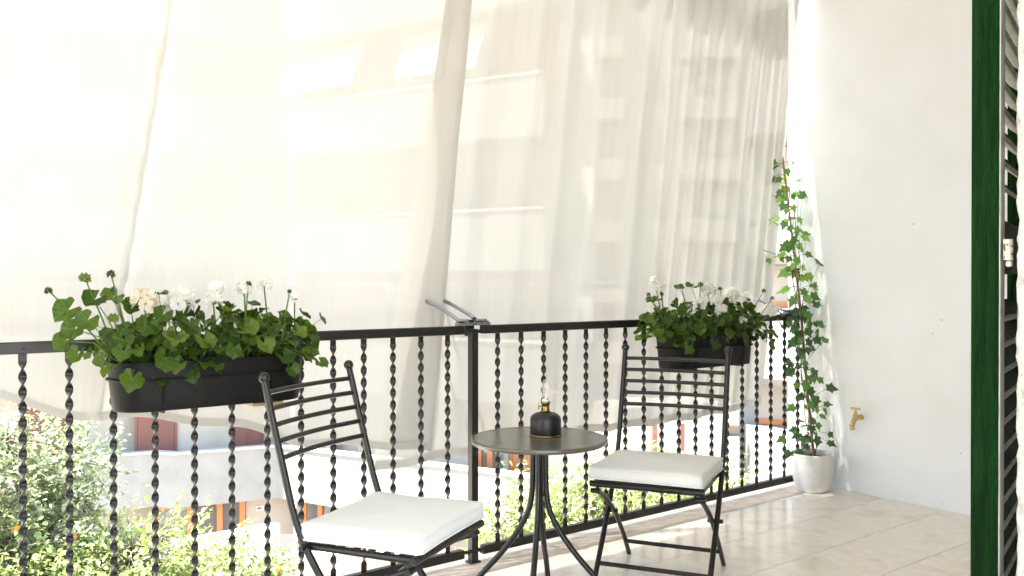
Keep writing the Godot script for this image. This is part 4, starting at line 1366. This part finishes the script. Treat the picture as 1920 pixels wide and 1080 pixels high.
	for i in count:
		for s in [-1, 1]:
			var x0 := i * step - 1.0 if s > 0 else i * step
			var a := Vector3(clampf(x0, 0, fl), f0.y - 1.1 + (clampf(x0, 0, fl) - x0) * s, 0)
			if s > 0:
				var x1 := minf(x0 + 1.1, fl)
				if x1 > 0:
					tube(mesh, [Vector3(maxf(x0, 0), f0.y - 1.1 + maxf(x0, 0) - x0, 0), Vector3(x1, f0.y - 1.1 + x1 - x0, 0)], 0.0035, 4)
			else:
				var x1 := maxf(x0 - 1.1, 0.0)
				if x0 <= fl:
					tube(mesh, [Vector3(x0, f0.y - 1.1, 0), Vector3(x1, f0.y - 1.1 + x0 - x1, 0)], 0.0035, 4)
	part(fe, "wire_mesh", done(mesh), M.galvanised, xf2)
	for x in [0.0, fl]:
		part(fe, "post", tube_mesh([Vector3(x, -6.5, 0), Vector3(x, f0.y + 0.05, 0)], 0.03, 8), M.galvanised, xf2)
	build_trees()

func tree_leaf_mesh(w: float, fold: float) -> ArrayMesh:
	var st := st_new()
	var a := Vector3.ZERO
	var tip := Vector3(0, -0.12, -1)
	var m := Vector3(0, 0, -0.5)
	for s in [-1, 1]:
		var e := Vector3(w * s, fold, -0.45)
		if s > 0:
			tri(st, a, e, m)
			tri(st, m, e, tip)
		else:
			tri(st, a, m, e)
			tri(st, m, tip, e)
	return done(st)

func tree(called: String, label: String, category: String, foot: Vector3, crown_c: Vector3, radii: Vector3, twigs: int, per: int, size: float, leaf: Mesh, tones: Array, seed_: int, fruit := 0, group := "") -> void:
	rng.seed = seed_
	var t := thing(called, label, category, foot, 0.0, group)
	var c := crown_c - foot
	var st := st_new()
	var fork := Vector3(c.x * 0.4, c.y - radii.y * 0.9, c.z * 0.4)
	tube(st, [Vector3(0, -0.05, 0), fork * 0.5 + Vector3(0.04, 0, 0.02), fork], [0.09, 0.07, 0.055], 8)
	var n := noise(seed_, 1.1, 3)
	var forms: Array[Transform3D] = []
	var cols := PackedColorArray()
	var limbs := []
	for i in 9:
		var d := (rv() + Vector3(0, 0.3, 0)).normalized()
		var e := c + d * radii * 0.6
		limbs.append(e)
		tube(st, [fork, fork.lerp(e, 0.5) + rv() * 0.08, e], [0.04, 0.025, 0.01], 6)
	for i in twigs:
		var d := rv()
		var rad := pow(rng.randf(), 0.4)
		var edge := 1.0 + n.get_noise_3d(d.x * 2.0, d.y * 2.0, d.z * 2.0) * 0.75
		var p := c + d * radii * rad * edge
		if n.get_noise_3d(p.x * 2.2 + 9.0, p.y * 2.2, p.z * 2.2) < -0.16:
			continue
		var grow := (d + Vector3(0, 0.5, 0) + rv() * 0.6).normalized()
		if i % 3 == 0:
			var near: Vector3 = limbs[0]
			for q in limbs:
				if q.distance_to(p) < near.distance_to(p):
					near = q
			tube(st, [near, near.lerp(p, 0.5) + rv() * 0.03, p], [0.008, 0.005, 0.003], 4)
		var tone: Color = tones[rng.randi() % tones.size()]
		for k in per:
			var o := p + grow * (k - per * 0.5) * size * 0.45 + rv() * size * 0.3
			var dir := (grow * 0.5 + rv()).normalized()
			var nr := (Vector3(0, 0.8, 0) + rv() * 0.8).normalized()
			forms.append(facing(nr, dir, size * rng.randf_range(0.65, 1.2), o))
			var v := rng.randf_range(0.75, 1.25)
			cols.append(Color(tone.r * v, tone.g * v, tone.b * v))
	part(t, "trunk", done(st), M.bark)
	var mm := MultiMesh.new()
	mm.transform_format = MultiMesh.TRANSFORM_3D
	mm.use_colors = true
	mm.mesh = leaf
	mm.instance_count = forms.size()
	for i in forms.size():
		mm.set_instance_transform(i, forms[i])
		mm.set_instance_color(i, cols[i])
	var o := MultiMeshInstance3D.new()
	o.name = "crown"
	o.multimesh = mm
	o.material_override = M.tree_leaf
	o.set_meta("kind", "stuff")
	t.add_child(o)
	for i in fruit:
		var d := rv()
		part(t, "fruit", sphere(0.035, 10), M.orange_fruit, at(c + d * radii * rng.randf_range(0.8, 1.0)))

func build_trees() -> void:
	var broad := tree_leaf_mesh(0.27, 0.10)
	var lance := tree_leaf_mesh(0.13, 0.05)
	var fresh := [Color(0.25, 0.31, 0.10), Color(0.34, 0.40, 0.14), Color(0.17, 0.23, 0.08)]
	var dusk := [Color(0.28, 0.33, 0.18), Color(0.36, 0.41, 0.25), Color(0.18, 0.23, 0.11)]
	var p := spot(55, 915, -9.2)
	tree("garden_tree", "loose leafy tree at the far left beyond the railing", "tree", Vector3(p.x, -6.5, p.z), p, Vector3(0.78, 0.80, 0.7), 1500, 9, 0.062, broad, dusk, 401)
	p = spot(215, 1130, -8.6)
	tree("orange_tree", "bright green orange tree below the left flower box", "tree", Vector3(p.x, -6.5, p.z), p, Vector3(1.05, 0.82, 0.8), 2200, 9, 0.066, broad, fresh, 402, 8, "orange trees in the garden")
	p = spot(20, 1120, -8.9)
	tree("orange_tree", "orange tree in the lower left corner under the loose tree", "tree", Vector3(p.x, -6.5, p.z), p, Vector3(0.8, 0.7, 0.7), 1500, 9, 0.062, broad, fresh, 403, 3, "orange trees in the garden")
	p = spot(420, 1130, -9.4)
	tree("orange_tree", "orange tree in front of the white garden wall", "tree", Vector3(p.x, -6.5, p.z), p, Vector3(0.8, 0.74, 0.7), 1300, 9, 0.066, broad, fresh, 404, 12, "orange trees in the garden")
	p = spot(1010, 1020, -8.4)
	tree("oleander_shrub", "pale green long leaved shrub seen below the round table", "shrub", Vector3(p.x, -6.5, p.z), p, Vector3(0.95, 0.85, 0.8), 800, 10, 0.12, lance, fresh, 405, 4, "long leaved shrubs beyond the railing")
	p = spot(1180, 960, -8.0)
	tree("oleander_shrub", "pale green long leaved shrub seen behind the far cushion", "shrub", Vector3(p.x, -6.5, p.z), p, Vector3(1.1, 0.72, 0.8), 800, 10, 0.13, lance, fresh, 406, 0, "long leaved shrubs beyond the railing")
	p = spot(1330, 925, -9.0)
	tree("oleander_shrub", "pale long leaved shrub beyond the railing right of the far chair", "shrub", Vector3(p.x, -6.5, p.z), p, Vector3(0.8, 0.5, 0.7), 450, 10, 0.12, lance, fresh, 407, 0, "long leaved shrubs beyond the railing")

func _ready() -> void:
	rng.seed = 7
	setup_view()
	setup_materials()
	build_shell()
	build_court()
	build_railing()
	build_curtains()
	build_bistro()
	build_flowers()
	build_ivy()
	build_shutter()
